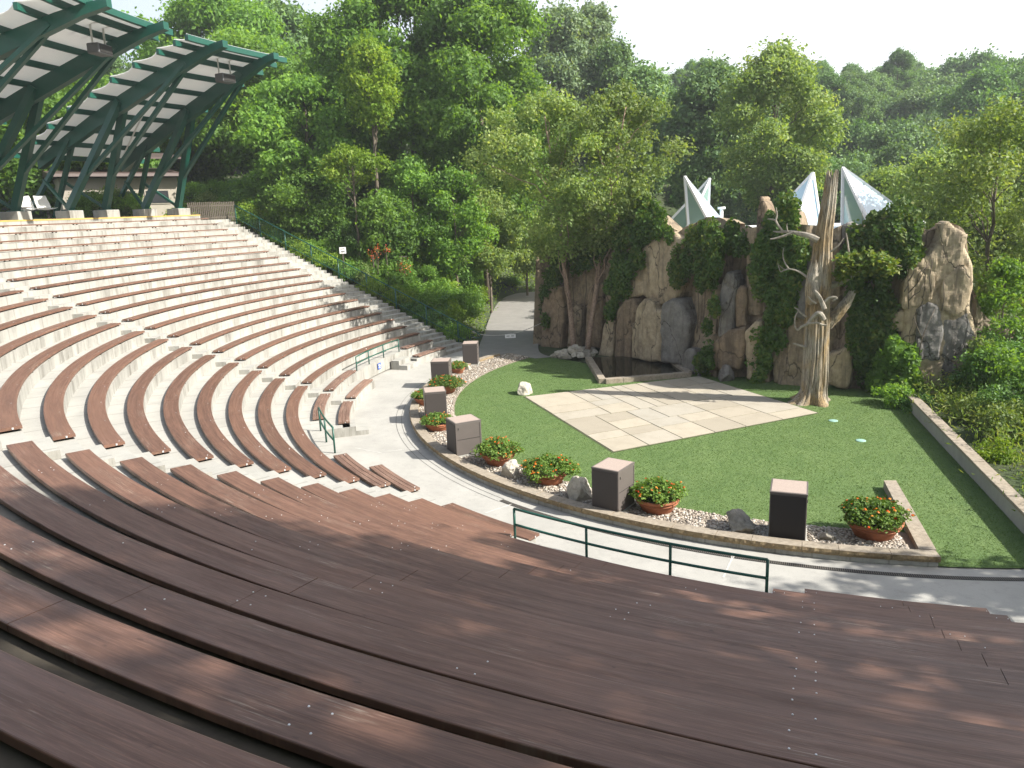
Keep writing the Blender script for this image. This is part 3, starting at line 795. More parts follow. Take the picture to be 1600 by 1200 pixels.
o = link(bpy.data.objects.new('gravel', np_mesh('gravel', v.reshape(-1, 3), f.reshape(-1, 3), lv=np.repeat(rng.random(NP), len(PF)), mats=[M['pebble']], smooth=True)))
tag(o, 'pale loose gravel filling the curved bed inside the kerb', 'gravel', None, 'stuff')

# stone kerb: base course, cap stones with rough split face, and the return wall
kerb = empty('stone_kerb', kpt(KR, RAD(-110), 0))
tag(kerb, 'low curved stone kerb with rough split-face edge around the gravel bed and stage', 'kerb')
def ring_block(mb, ra, rb, a0, a1, z0, z1, n, mi=0, jag=0.0):
    V = []; F = []
    for k in range(n+1):
        a = a0+(a1-a0)*k/n
        j = [jag*(mnoise.noise(Vector((a*140, z, 3.1)))) for z in (0, 2.0, 4.0)]
        V += [kpt(rb-0.02+j[0], a, z0), kpt(rb+j[1], a, (z0+z1)/2), kpt(rb-0.012+j[2]*.5, a, z1), kpt(ra, a, z1), kpt(ra, a, z0)]
    for k in range(n):
        for q in range(5): i0 = k*5+q; i1 = k*5+(q+1) % 5; F.append((i0, i1, i1+5, i0+5))
    F += [tuple(range(5)), tuple(n*5+q for q in range(4, -1, -1))]
    mb.add(V, F, mi)
ko = Matrix.Translation(kerb.location).inverted()
mb = MB(); ring_block(mb, KR-0.32, KR-0.03, A_START, A_END-0.002, -0.05, 0.125, 160)
o = recalc(mb.build('base_course', M['concrete'], None)); o.data.transform(ko); o.parent = kerb
seglen = 0.95/KR; a = A_START
while a < A_END-1e-3:
    b_ = min(a+seglen*random.uniform(.8, 1.2), A_END)
    if A_END-b_ < 0.02: b_ = A_END
    mb = MB(); ring_block(mb, KR-0.36, KR+0.0, a+0.0003, b_-0.0003, 0.127, 0.268+random.uniform(-.003, .003), max(6, int((b_-a)*KR/0.05)), 0, 0.035)
    o = recalc(mb.build('cap_stone', [M['stone_rough']], None)); o.data.transform(ko)
    o.data.materials.append(M['stone_cap'])
    for p in o.data.polygons:
        if p.normal.z > 0.8: p.material_index = 1
    o.parent = kerb; a = b_
# return wall
e0 = np.array(kpt(KR-0.01, A_END, 0)); 
rt0, rt1 = atz((1381, 750.5), .27), atz((1400, 750.5), .27)
d = (rt0+rt1)[:2]/2-e0[:2]; dl_ = np.linalg.norm(d); d /= dl_; nrm = np.array([d[1], -d[0]])
mb = MB()
Pa = e0[:2]+nrm*0.0; w_ = 0.36
q = [e0[:2]-nrm*0.0, e0[:2]-nrm*w_*1.0, rt0[:2], rt1[:2]]
q = [e0[:2]+d*0.365, e0[:2]+d*0.365-nrm*w_, rt0[:2], rt1[:2]]
mb.hexa([(*p, 0.0) for p in q]+[(*p, 0.271) for p in q])
o = recalc(mb.build('return_wall', M['stone_cap'], None)); o.data.transform(ko); o.parent = kerb

# patio of ashlar slabs
A_, B_, C_, D_ = [atz(p, 0.05)[:2] for p in ((820, 620), (958, 706), (1278, 645), (1092, 588))]
def bil(u, v): return (1-u)*(1-v)*A_+u*(1-v)*B_+u*v*C_+(1-u)*v*D_
mb = MB()
def cut(u0, v0, u1, v1, depth):
    du, dv = (u1-u0)*8.5, (v1-v0)*12.0
    if max(du, dv) > 3.3 or (du*dv > 3.2 and random.random() < 0.8 and depth < 9):
        if (du > dv) ^ (random.random() < 0.12 and min(du, dv) > 1.2):
            c = u0+(u1-u0)*random.choice((0.38, 0.5, 0.62)); cut(u0, v0, c, v1, depth+1); cut(c, v0, u1, v1, depth+1)
        else:
            c = v0+(v1-v0)*random.choice((0.38, 0.5, 0.62)); cut(u0, v0, u1, c, depth+1); cut(u0, c, u1, v1, depth+1)
        return
    g_ = 0.026; eu, ev = g_/8.5, g_/12.0
    z = 0.062+random.uniform(-.004, .004); lv = random.random()
    c4 = [bil(u0+eu, v0+ev), bil(u1-eu, v0+ev), bil(u1-eu, v1-ev), bil(u0+eu, v1-ev)]
    mb.hexa([(*p, 0.0) for p in c4]+[(*p, z) for p in c4], 0, lv)
rnd_state = random.getstate(); random.seed(21); cut(0, 0, 1, 1, 0); random.setstate(rnd_state)
pz = recalc(mb.build('patio', M['slab'])); tag(pz, kind='structure')
mb = MB(); mb.add([(*bil(u, v), 0.046) for u, v in ((-.006, -.006), (1.006, -.006), (1.006, 1.006), (-.006, 1.006))], [(0, 1, 2, 3)])
tag(mb.build('patio_joints', M['joint']), kind='structure')

# ------------------------------------------------------------------ leaves
def clump_points(centers, radii, per, up=0.25, flat=0.8):
    """leaves on the outer shells of clumps"""
    C = []; Nn = []; LV = []
    for c, r in zip(centers, radii):
        k = max(6, int(per*(r*r)))
        d = rng.normal(size=(k, 3)); d[:, 2] += up; d /= np.linalg.norm(d, axis=1, keepdims=True)
        lob = 1+0.28*np.sin(d[:, :1]*5+c[0]*3)*np.sin(d[:, 1:2]*5+c[1]*3)
        rad = r*lob*(0.35+0.65*rng.random((k, 1))**0.45)*(1+np.clip(0.14*rng.normal(size=(k, 1)), -.3, .22))
        p = d*rad; p[:, 2] *= flat
        C.append(np.asarray(c)+p); nn = d+0.75*rng.normal(size=(k, 3)); nn[:, 2] += 0.35; Nn.append(nn)
        LV.append(np.clip(rng.normal(0.5+rng.uniform(-.22, .22), 0.2, k), 0, 1))
    return np.concatenate(C), np.concatenate(Nn), np.concatenate(LV)

PROF = {
    'round': lambda u: math.sqrt(max(0.0, 1-(2*u-0.9)**2))*0.98+0.05,
    'oval': lambda u: max(0.08, math.sin(PI*min(1, max(0, u*0.92+0.06)))**0.75),
    'tall': lambda u: max(0.12, (math.sin(PI*min(1, u*0.9+0.08)))**0.55),
    'vase': lambda u: 0.25+0.75*math.sin(PI*min(1, 0.15+u*0.75)),
    'wide': lambda u: max(0.15, math.cos(u*1.45)**0.6) if u < 1.05 else 0.1,
}
def tree_meshes(h, rad, bare, prof, n_cl, cl_r, per, leaf, lm, bm_, seed, trunk_r=None, lean=(0, 0), twin=0, open_=0.0, dens=1.0, spray=0.2):
    """trunk + limb mesh and crown mesh, base at the origin"""
    global rng
    keep, rng = rng, np.random.default_rng(seed)
    rs = random.Random(seed)
    cs = []; rr = []
    for k in range(n_cl):
        u = (k+rs.random())/n_cl
        a = rs.random()*2*PI; q = math.sqrt(rs.random())*(1-open_)+open_*rs.random()
        R_ = rad*PROF[prof](u)
        q = 0.5+0.5*q if R_ > cl_r*1.3 else q
        z = bare+(h-bare)*(0.04+0.93*u)
        rc = cl_r*rs.uniform(0.65, 1.3)
        R_ = max(0.05, R_-rc*0.5)
        R_ *= rs.uniform(.82, 1.16)
        cs.append((R_*q*math.cos(a)+lean[0]*z/h, R_*q*math.sin(a)+lean[1]*z/h, z-rc*0.4*(u > .9))); rr.append(rc*.88)
    per *= 2.3*dens; leaf *= 0.62; n_cl = int(n_cl*1.9); cl_r *= 0.72
    C, Nn, LV = clump_points(cs, rr, per*1.15, 0.35, 0.68)
    # loose sprays that break the outline
    k = int(len(C)*spray); pick = rng.integers(0, len(C), k)
    ctr = np.array([0, 0, (h+bare)/2]); out = C[pick]-ctr; out /= np.linalg.norm(out, axis=1, keepdims=True)
    C2 = C[pick]+out*np.clip(rng.normal(size=(k, 1))*0.4, -1, .75)*cl_r+np.clip(rng.normal(size=(k, 3))*.25, -.5, .5)*cl_r
    C = np.concatenate([C, C2]); Nn = np.concatenate([Nn, rng.normal(size=(k, 3))]); LV = np.concatenate([LV, LV[pick]])
    S = leaf*rng.uniform(0.6, 1.35, len(C))
    crown = leaf_mesh('crown', C, Nn, S, [lm], LV, 0.6, 0.15)
    tr = trunk_r or h*0.018
    mb = MB()
    def limb(p0, p1, r0, r1, n=7, wob=0.06, sides=7):
        p0, p1 = np.array(p0, float), np.array(p1, float); ln = np.linalg.norm(p1-p0); pts = []
        for k in range(n+1):
            t = k/n; p = p0+(p1-p0)*t
            wv = wob*ln*math.sin(PI*t)
            p = p+np.array([rs.uniform(-1, 1), rs.uniform(-1, 1), rs.uniform(-.3, .6)])*wv*0.5
            p[2] += 0.10*ln*math.sin(PI*t)*0.5
            pts.append(p)
        mb.tube(pts, [r0+(r1-r0)*(k/n) for k in range(n+1)], sides)
        return pts
    tops = [(lean[0], lean[1], h*0.9)]
    if twin: tops = [(rad*.25, 0.1, h*.88), (-rad*.25, -.1, h*.8)]
    for tp in tops:
        pts = limb((0, 0, -0.4), tp, tr, tr*0.18, 12, 0.015, 9)
        order = sorted(range(len(cs)), key=lambda q: -rr[q])[:min(len(cs), 13)]
        for q in order:
            zc = cs[q][2]; j = min(11, max(2, int(12*max(0.12, (zc-0.18*h)/h/0.9))))
            limb(pts[j], cs[q], tr*0.42*(1-j/16), tr*0.08, 6, 0.10, 5)
    trunk = mb.mesh('trunk', [bm_], True)
    rng = keep
    return trunk, crown
def put_tree(name, label, cat, meshes, x, y, z=None, rz=0.0, s=1.0, group=None, sz=None):
    z = zg1(x, y) if z is None else z
    r = empty(name, (x, y, z), rz); r.scale = (s, s, sz or s); tag(r, label, cat, group)
    t = link(bpy.data.objects.new('trunk', meshes[0]), r); c = link(bpy.data.objects.new('crown', meshes[1]), r)
    return r
def tree_at(pxx, top, dist, half_px, name, label, bare_px, prof, n_cl, cl, per, leaf, lm, bk, seed, group=None, cat='tree', base=None, **kw):
    p = atdist((pxx, 400), dist); z0 = zg1(p[0], p[1])
    # photo column bends with roll: find the column point at mid height
    top3 = atdist((pxx, top), dist); p = top3; z0 = zg1(p[0], p[1])
    h = top3[2]-z0; sc_ = dist/FPX*1.02
    bare = max(0.3, atdist((pxx, bare_px), dist)[2]-z0)
    if base is not None:
        q = atz(base, .1); kw['lean'] = ((p[0]-q[0])*1.0, (p[1]-q[1])*1.0); p = np.array([q[0], q[1], p[2]])
    ms = tree_meshes(h, half_px*sc_, bare, prof, n_cl, cl, per, leaf, M[lm], M[bk], seed, **kw)
    return put_tree(name, label, cat, ms, p[0], p[1], z0-0.1, random.random()*6 if 'twin' not in kw and 'lean' not in kw else 0, 1.0, group), ms

exec_later = []
# --- the two birches by the rock pile
tree_at(850, 135, 44.6, 140, 'birch_tree', 'pale green birch leaning left from the rock pile beside the cliff', 402, 'oval', 80, 0.86, 105, 0.165, 'lf_birch', 'bark_birch', 11, trunk_r=0.17, lean=(-0.2, .1), base=(898, 548), spray=.6)
tree_at(978, 118, 43.6, 105, 'birch_tree', 'pale green birch standing upright at the right of the rock pile', 388, 'oval', 66, 0.86, 105, 0.165, 'lf_birch', 'bark_birch', 12, trunk_r=0.16, lean=(.1, .1), base=(916, 552), spray=.6)
# --- big trees on the hillside
tree_at(615, -60, 66, 140, 'tall_tree', 'tall deep green tree filling the hillside above the outer stairs', 345, 'tall', 110, 1.9, 95, 0.28, 'lf_oak', 'bark', 13, trunk_r=0.32, twin=1)
tree_at(740, -50, 62, 125, 'tall_tree', 'tall spreading green tree with dark limbs behind the birches', 380, 'tall', 110, 1.8, 95, 0.27, 'lf_oak', 'bark', 14, trunk_r=0.3)
tree_at(572, 55, 57, 44, 'slender_tree', 'slender yellow-green tree glowing in front of the dark hillside trees', 195, 'oval', 34, 0.95, 130, 0.2, 'lf_lime', 'bark', 15, trunk_r=0.2)
tree_at(548, 228, 55, 44, 'small_tree', 'bright yellow-green low bough tree below the slender tree', 285, 'round', 16, 0.8, 150, 0.18, 'lf_lime', 'bark', 21, trunk_r=0.12)
for k, (px_, tp, ds, hw, lm) in enumerate(((640, 235, 57, 62, 'lf_oak'), (705, 255, 55, 60, 'lf_oak'), (760, 300, 58, 55, 'lf_birch'), (475, 262, 58, 62, 'lf_oak'), (595, 300, 54, 46, 'lf_oak'), (420, 250, 62, 52, 'lf_oak'), (820, 330, 66, 50, 'lf_birch'))):
    tree_at(px_, tp, ds, hw, 'small_tree', 'leafy understory tree on the slope below the tall hillside trees', 420, 'round', 34, 1.05, 130, 0.2, lm, 'bark', 120+k, 'understory trees on the slope', trunk_r=.12)
tree_at(470, 110, 62, 95, 'broad_tree', 'dark broad tree right of the green canopy tip', 330, 'tall', 70, 1.6, 95, 0.26, 'lf_oak', 'bark', 16, trunk_r=0.25)
tree_at(372, 55, 72, 90, 'broad_tree', 'light green tree with bare pale trunk directly behind the canopy tip', 260, 'tall', 60, 1.7, 95, 0.28, 'lf_oak', 'bark', 17, trunk_r=0.3)
tree_at(330, -25, 88, 120, 'tall_tree', 'feathery mid green tree showing above the rear canopy roof', 240, 'oval', 60, 2.2, 70, 0.36, 'lf_oak', 'bark', 18)
tree_at(420, -10, 92, 90, 'tall_tree', 'feathery tree against the sky left of the gap above the canopy tip', 240, 'oval', 46, 2.1, 70, 0.36, 'lf_far', 'bark', 19)
tree_at(520, 60, 75, 85, 'broad_tree', 'dark green tree between the sky gap and the tall hillside tree', 330, 'tall', 64, 1.7, 90, 0.28, 'lf_oak', 'bark', 20)
for k, (px_, tp, ds, hw) in enumerate(((40, 90, 66, 90), (120, 110, 72, 85), (215, 150, 80, 80), (-60, 60, 70, 100), (300, 140, 82, 60))):
    tree_at(px_, tp, ds, hw, 'broad_tree', 'sunlit green tree seen under the steel canopies', 320, 'oval', 46, 1.7, 80, 0.3, 'lf_oak', 'bark', 30+k, 'trees behind the steel canopies')
tree_at(870, 5, 92, 62, 'poplar_tree', 'tall grey-green poplar rising highest against the white sky', 260, 'tall', 60, 1.9, 85, 0.34, 'lf_poplar', 'bark', 42, twin=1)
tree_at(925, 0, 96, 48, 'poplar_tree', 'grey-green poplar just right of the highest poplar', 260, 'tall', 46, 1.9, 85, 0.34, 'lf_poplar', 'bark', 43)
tree_at(960, 60, 90, 50, 'broad_tree', 'rounded green tree stepping down right of the poplars', 280, 'oval', 40, 1.9, 80, 0.34, 'lf_far', 'bark', 44)
tree_at(1010, 100, 85, 60, 'broad_tree', 'green tree above the right birch crown on the skyline', 300, 'oval', 40, 1.9, 80, 0.33, 'lf_far', 'bark', 45)
tree_at(1215, 62, 63, 82, 'cottonwood_tree', 'tall yellow-green cottonwood standing behind the glass roof points', 335, 'oval', 85, 1.3, 95, 0.22, 'lf_birch', 'bark', 46, trunk_r=0.3, spray=.4)
tree_at(1115, 95, 78, 70, 'broad_tree', 'mid green tree between right birch and yellow-green cottonwood', 330, 'tall', 60, 1.8, 80, 0.3, 'lf_far', 'bark', 47)
tree_at(1570, 150, 40, 105, 'feathery_tree', 'light green feathery tree at the right edge beside the cliff end', 500, 'vase', 85, 0.9, 110, 0.15, 'lf_birch', 'bark', 48, trunk_r=0.14, spray=.5)
tree_at(1480, 235, 52, 60, 'feathery_tree', 'light green feathery tree behind the sunlit rock spire', 350, 'round', 46, 1.2, 110, 0.2, 'lf_birch', 'bark', 49)
tree_at(1385, 262, 56, 52, 'feathery_tree', 'small pale feathery tree beside the right glass roof point', 350, 'round', 34, 1.2, 100, 0.2, 'lf_birch', 'bark', 50)
tree_at(1545, 300, 50, 55, 'feathery_tree', 'light feathery tree beyond the right end of the cliff, above the rock spire', 430, 'round', 36, 1.1, 110, 0.2, 'lf_birch', 'bark', 151)
tree_at(1625, 250, 54, 70, 'feathery_tree', 'light feathery tree at the far right edge of the photo, behind the cliff', 430, 'round', 36, 1.2, 110, 0.2, 'lf_birch', 'bark', 152)
# --- skyline wood on the far hill: three kinds, copied
far_kinds = [tree_meshes(18, 6.5, 2.5, 'round', 56, 1.9, 90, 0.34, M['lf_far'], M['bark'], 60+k) for k in range(2)]+[tree_meshes(19, 5.5, 2.5, 'oval', 56, 1.8, 90, 0.34, M['lf_dark'], M['bark'], 64)]
first = {}
fr = random.Random(3)
def far_tree(px_, top, dist, kind, label, group):
    p = atdist((px_, top), dist); z0 = zg1(p[0], p[1]); h = max(6, p[2]-z0)
    s = max(0.62, min(1.5, h/18.5))
    put_tree('forest_tree', label, 'tree', far_kinds[kind], p[0], p[1], p[2]-18.5*s, fr.random()*6.3, s, group)
for row, (dist, y0, step) in enumerate(((172, 96, 40), (150, 92, 40), (128, 128, 48), (108, 175, 56), (90, 225, 60))):
    px_ = 960+row*17
    while px_ < 1690:
        top = y0+fr.uniform(-16, 22)+(8 if px_ < 1250 else 0)
        if row == 0 and 1480 < px_ < 1530: top -= 10
        far_tree(px_, top, dist*fr.uniform(.94, 1.06), fr.choice((0, 1, 2, 2)), 'dark green broadleaf tree in the wood on the far hill', 'woodland trees on the far hill')
        px_ += step*fr.uniform(.8, 1.2)
for px_, top, dist in ((660, 60, 100), (780, 90, 105), (560, 40, 98), (830, 150, 85), (760, 200, 80), (250, 60, 110), (150, 60, 105), (60, 40, 100), (450, 60, 115)):
    far_tree(px_, top, dist, fr.choice((0, 1)), 'green broadleaf tree deep in the hillside wood', 'woodland trees on the near hillside')
# --- trees beside the near block, right of the frame: they throw the dappled shade; those behind the camera are added to block skylight
def st(s, t): return (t*math.cos(SUN_AZ)-s*math.sin(SUN_AZ), t*math.sin(SUN_AZ)+s*math.cos(SUN_AZ))
for k, (s_, t_, top, rad_, bare, ncl) in enumerate(((-28.3, 16, 27.0, 4.8, 8, 92), (-36.0, 15, 28, 5.5, 9, 90), (-44, 15, 27, 5.5, 9, 60), (-22.0, 17, 21, 2.7, 9, 34), (-18.4, 14, 11.3, 1.7, 6, 8), (-45, 3.5, 24, 6.0, 11, 60), (-47, -7, 24, 6.0, 12, 60), (-44, -17, 24, 6.0, 12, 60), (-41, -26, 24, 5.5, 14, 50))):
    x_, y_ = st(s_, t_); z_ = zg1(x_, y_)
    ms = tree_meshes(top-z_, rad_, bare-z_ if bare > z_+1 else 1.5, 'oval', ncl, 1.35, 70, 0.26, M['lf_oak'], M['bark'], 80+k)
    put_tree('shade_tree', 'leafy unseen tree beyond the benches, shading the near block', 'tree', ms, x_, y_, z_, 0, 1, 'shade trees right of the benches')
for k, (x_, y_, s_) in enumerate(((24, 14, .62), (31, 6, .6), (36, -4, .62), (30, 22, .7), (42, 12, .75), (22, 26, .7))):
    put_tree('forest_tree', 'green tree standing on the meadow beyond the right end of the cliff', 'tree', far_kinds[k % 3], x_, y_, zg1(x_, y_)-.2, k*1.3, s_, 'trees beyond the right end of the cliff')
# --- shrubs on the bank
shrub_kinds = []
for k, (lm, lf) in enumerate((('lf_oak', .085), ('lf_dark', .08), ('lf_lime', .08), ('lf_birch', .075))):
    rs = random.Random(90+k); cs = []; rr_ = []
    for q in range(20):
        a = rs.random()*6.28; r = math.sqrt(rs.random())*1.15; z = rs.uniform(.25, 1.5)*(1-.35*r)
        cs.append((r*math.cos(a), r*math.sin(a), z)); rr_.append(rs.uniform(.35, .6))
    C, Nn, LV = clump_points(cs, rr_, 720, 0.3)
    cm = leaf_mesh('foliage', C, Nn, lf*rng.uniform(.6, 1.3, len(C)), [M[lm]], LV, 0.6, .12)
    mb = MB()
    for q in range(7): mb.tube([(0, 0, -.3), np.array(cs[q])*.5, cs[q]], [.03, .02, .008], 5)
    shrub_kinds.append((mb.mesh('stem', M['bark'], True), cm))
for k, (lm, lf) in enumerate((('lf_oak', .085), ('lf_dark', .08))):
    rs = random.Random(190+k); cs = []; rr_ = []
    for q in range(46):
        a = rs.random()*6.28; r = math.sqrt(rs.random())*2.3; z = rs.uniform(.4, 3.0)*(1-.16*r)
        cs.append((r*math.cos(a), r*math.sin(a), z)); rr_.append(rs.uniform(.4, .75))
    C, Nn, LV = clump_points(cs, rr_, 620, 0.3, .8)
    cm = leaf_mesh('foliage', C, Nn, lf*rng.uniform(.6, 1.3, len(C)), [M[lm]], LV, 0.6, .12)
    mb = MB()
    for q in range(9): mb.tube([(0, 0, -.3), np.array(cs[q])*.5, cs[q]], [.05, .03, .01], 5)
    shrub_kinds.append((mb.mesh('stem', M['bark'], True), cm))
def shrub(x, y, s, kind, label, group, rz=None, sz=None):
    if s > 1.25: kind, s = 4+(kind % 2), s*.52
    r = empty('shrub', (x, y, zg1(x, y)), rz if rz is not None else fr.random()*6.3); r.scale = (s, s, sz or s*fr.uniform(.85, 1.2)); tag(r, label, 'shrub', group)
    link(bpy.data.objects.new('stem', shrub_kinds[kind][0]), r); link(bpy.data.objects.new('foliage', shrub_kinds[kind][1]), r)
    return r
_T = np.arange(20.0, 160.0, 0.35)
def on_ground(px):
    d = ray(px); P = CAM[None]+d[None]*_T[:, None]
    below = P[:, 2] < zg(P[:, 0], P[:, 1])
    return P[int(np.argmax(below))] if below.any() else None
def stair_edge(R_, off):
    A = RAD(-176.62); t_ = np.array([math.cos(A), math.sin(A)]); n_ = np.array([t_[1], -t_[0]]); n_ = n_ if n_[1] > 0 else -n_
    return t_*R_+n_*(STAIR_W+off)
for row, (off, s0) in enumerate(((1.3, .75), (2.7, .95), (4.6, 1.2), (6.8, 1.45), (9.3, 1.6), (12.5, 1.7), (16, 1.8))):
    R_ = 21.5+row*0.5
    while R_ < 47:
        p = stair_edge(R_+fr.uniform(-.4, .4), off+fr.uniform(-.5, .5)); R_ += (1.25, 1.5, 1.8, 2.1, 2.4, 2.8, 3.2)[row]
        dl, sd_ = seg_dist(np.array([p[0]]), np.array([p[1]]), PATH_C)
        if dl[0] < 2.6+.6*s0 or sd_[0] < 0: continue
        shrub(p[0], p[1], s0*fr.uniform(.75, 1.2), fr.choice((0, 0, 1, 2, 3, 2, 0)), 'leafy green shrub in the undergrowth on the bank beyond the outer stairs', 'shrubs on the bank')
for k in range(16):                    # right verge of the path and beyond its bend
    t = fr.random(); i0 = fr.randrange(len(PATH_L)-1)
    q = PATH_L[i0]+(PATH_L[i0+1]-PATH_L[i0])*t if k < 9 else PATH_R[i0]+(PATH_R[i0+1]-PATH_R[i0])*t
    n_ = (PATH_L[i0]-PATH_R[i0])[:2]; n_ /= np.linalg.norm(n_); q2 = q[:2]+n_*(1.3 if k < 9 else -1.2)*fr.uniform(.9, 1.8)
    shrub(q2[0], q2[1], fr.uniform(.6, .9), fr.choice((2, 3, 0)), 'bright green bush on the verge of the path', 'bushes beside the path')
for px_, d_ in ((800, 80), (830, 84), (860, 82), (785, 88), (845, 92), (815, 96)):
    p = atdist((px_, 440), d_); shrub(p[0], p[1], fr.uniform(1.3, 1.9), fr.choice((2, 3)), 'sunlit green shrub beyond the bend of the path', 'shrubs at the path bend')
for (xx, yy) in ((205, 318), (180, 320), (275, 316), (150, 316), (300, 312), (255, 318), (345, 308), (390, 315), (210, 305), (130, 322), (385, 300), (420, 318)):
    p = atdist((xx, yy), fr.uniform(58.5, 60) if xx in (205, 180, 275, 150) else fr.uniform(63, 68)); 
    shrub(p[0], p[1], fr.uniform(.9, 1.5), fr.choice((0, 3, 2)), 'sunlit green shrub behind the canopy footings at the top of the seating', 'shrubs behind the canopies')
# ground cover leaves
def cover(name, label, pts, hgt, leaf, lm, per, cat='ground cover', aspect=.4, upn=.6, zmin=False):
    pts = np.array(pts); n = len(pts)*per
    b_ = pts[rng.integers(0, len(pts), n)]+np.c_[rng.normal(size=(n, 2))*.5, np.zeros(n)]
    b_[:, 2] = np.maximum(zg(b_[:, 0], b_[:, 1]), pts[0][2] if zmin else -9)+rng.random(n)**1.3*hgt
    nn = rng.normal(size=(n, 3)); nn[:, 2] += upn
    o = link(bpy.data.objects.new(name, leaf_mesh(name, b_, nn, leaf*rng.uniform(.5, 1.4, n), [M[lm]], None, aspect, .15)))
    return tag(o, label, cat, None, 'stuff')
gpts = []
for yy in range(325, 530, 6):
    for xx in range(380, 880, 9):
        xe = 372+(yy-322)*(352/214.0)
        if xx < xe+4 or (yy > 455 and xx > 775-(yy-455)*0.5): continue
        p = on_ground((xx, yy))
        if p is not None: gpts.append(p)
cover('undergrowth', 'tangled low green undergrowth covering the bank left of the path', gpts, 0.55, 0.12, 'lf_lime', 16)
gpts = []
for k in range(400):
    x_ = rng.uniform(3.5, 15); y_ = rng.uniform(-14, 1.5)
    wx = 3.9+(y_+3)*-0.36
    if x_ > wx+0.75: gpts.append((x_, y_, 0.33))
cover('garden_growth', 'rank green weeds and grasses growing behind the low right wall', gpts, 0.8, 0.10, 'lf_grass', 75, 'weeds', .22, .1, True)

# ------------------------------------------------------------------ cliff
CL = [(-17.2, 7.8), (-15.7, 4.1), (-11.4, 3.5), (-6.9, 1.8), (-4.5, 0.35), (-1.0, 0.1), (1.4, 0.05), (3.6, 0.4), (5.2, 1.0), (7.4, 2.3), (11.5, 3.4)]
CL = [np.array(p, float) for p in CL]
def cliff_seg(px):
    for a, b_ in zip(CL[1:-1], CL[2:]):
        q = atplane(px, a, b_); d = b_-a; t = ((q[:2]-a)@d)/(d@d)
        if -0.02 <= t <= 1.0: return a, b_, q
    a, b_ = (CL[1], CL[2]) if px[0] < 1000 else (CL[-3], CL[-2])
    return a, b_, atplane(px, a, b_)
def seg_normal(a, b_):
    d = (b_-a)/np.linalg.norm(b_-a); n_ = np.array([d[1], -d[0], 0.0])
    return n_ if n_@(CAM-np.array([a[0], a[1], 0])) > 0 else -n_
TOP = [(800, 430), (848, 405), (862, 385), (900, 372), (945, 360), (972, 338), (1000, 332), (1018, 330), (1040, 350), (1052, 360), (1066, 362), (1080, 350), (1098, 341), (1118, 340),
       (1140, 352), (1160, 350), (1176, 358), (1184, 356), (1192, 355), (1200, 354), (1206, 352), (1214, 328), (1226, 322), (1241, 330), (1246, 352), (1300, 356), (1318, 347), (1330, 350),
       (1360, 340), (1388, 326), (1408, 320), (1428, 338), (1440, 356), (1456, 356), (1463, 346), (1478, 343), (1492, 349), (1503, 356), (1510, 392), (1518, 420), (1530, 470), (1560, 500), (1620, 520), (1700, 530)]
cliff = empty('rock_cliff', (-4.0, 1.0, 0)); tag(cliff, 'tall artificial rock cliff of upright tan and grey slabs behind the stage, hung with ivy', 'cliff')
ci = Matrix.Translation(cliff.location).inverted()
# main body
Ls = np.cumsum([0]+[np.linalg.norm(b_-a) for a, b_ in zip(CL[:-1], CL[1:])])
tot = Ls[-1]; ds = 0.11; ncol = int(tot/ds)
rs = random.Random(5); slabs = []; s_ = 0
while s_ < tot+2:
    w_ = rs.uniform(.45, 1.7); slabs.append((s_, s_+w_, rs.uniform(-.42, .38), rs.uniform(-.10, .10), rs.uniform(-.25, .12), rs.uniform(-.2, .2))); s_ += w_
cols = []; NR = 74
for k in range(ncol+1):
    s = tot*k/ncol; j = min(int(np.searchsorted(Ls, s, side='right'))-1, len(CL)-2); f_ = (s-Ls[j])/(Ls[j+1]-Ls[j])
    a, b_ = CL[j], CL[j+1]; p = a+(b_-a)*f_; n_ = seg_normal(a, b_)
    px_, _ = project((p[0], p[1], 5.0))
    yt = np.interp(px_, [t[0] for t in TOP], [t[1] for t in TOP])
    zt = atplane((px_, yt), a, b_)[2] if j not in (0,) else 6.0
    sl = next(q for q in slabs if q[0] <= s < q[1])
    zt = zt+sl[4]*0.5
    col = []
    for r in range(NR+1):
        v = r/NR; z = -0.3+(zt+0.3)*v
        uu = (s-sl[0])/(sl[1]-sl[0])
        off = sl[2]+sl[3]*(z-3)+0.22*math.sin(PI*uu)**0.5
        off += 0.30*mnoise.fractal(Vector((s*0.7, z*0.18, 1.7)), 1.0, 2.0, 4)+0.10*mnoise.fractal(Vector((s*2.6, z*1.3, 7.7)), 1.0, 2.0, 3)
        off += 0.16*(math.sin(z*1.1+sl[5]*20+2*mnoise.noise(Vector((s*.5, z*.4, 0)))) > 0.72)*-1
        off -= 0.5*max(0, v-0.9)*4*(0.5+0.5*mnoise.noise(Vector((s*1.2, 0, 4))))
        col.append((p[0]+n_[0]*off, p[1]+n_[1]*off, z))
    col.append((p[0]-n_[0]*1.2, p[1]-n_[1]*1.2, zt-0.15)); col.append((p[0]-n_[0]*1.6, p[1]-n_[1]*1.6, -0.3))
    cols.append(col)
nr = len(cols[0]); V = np.array(cols).reshape(-1, 3)
idx = np.arange(len(cols)*nr).reshape(len(cols), nr)
F = np.stack([idx[:-1, :-1], idx[1:, :-1], idx[1:, 1:], idx[:-1, 1:]], -1).reshape(-1, 4)
o = link(bpy.data.objects.new('rock_face', np_mesh('rock_face', V, F, mats=[M['cliff']], smooth=False))); o.data.transform(ci); o.parent = cliff
CP = np.array([[c_[0][0], c_[0][1]] for c_ in cols])

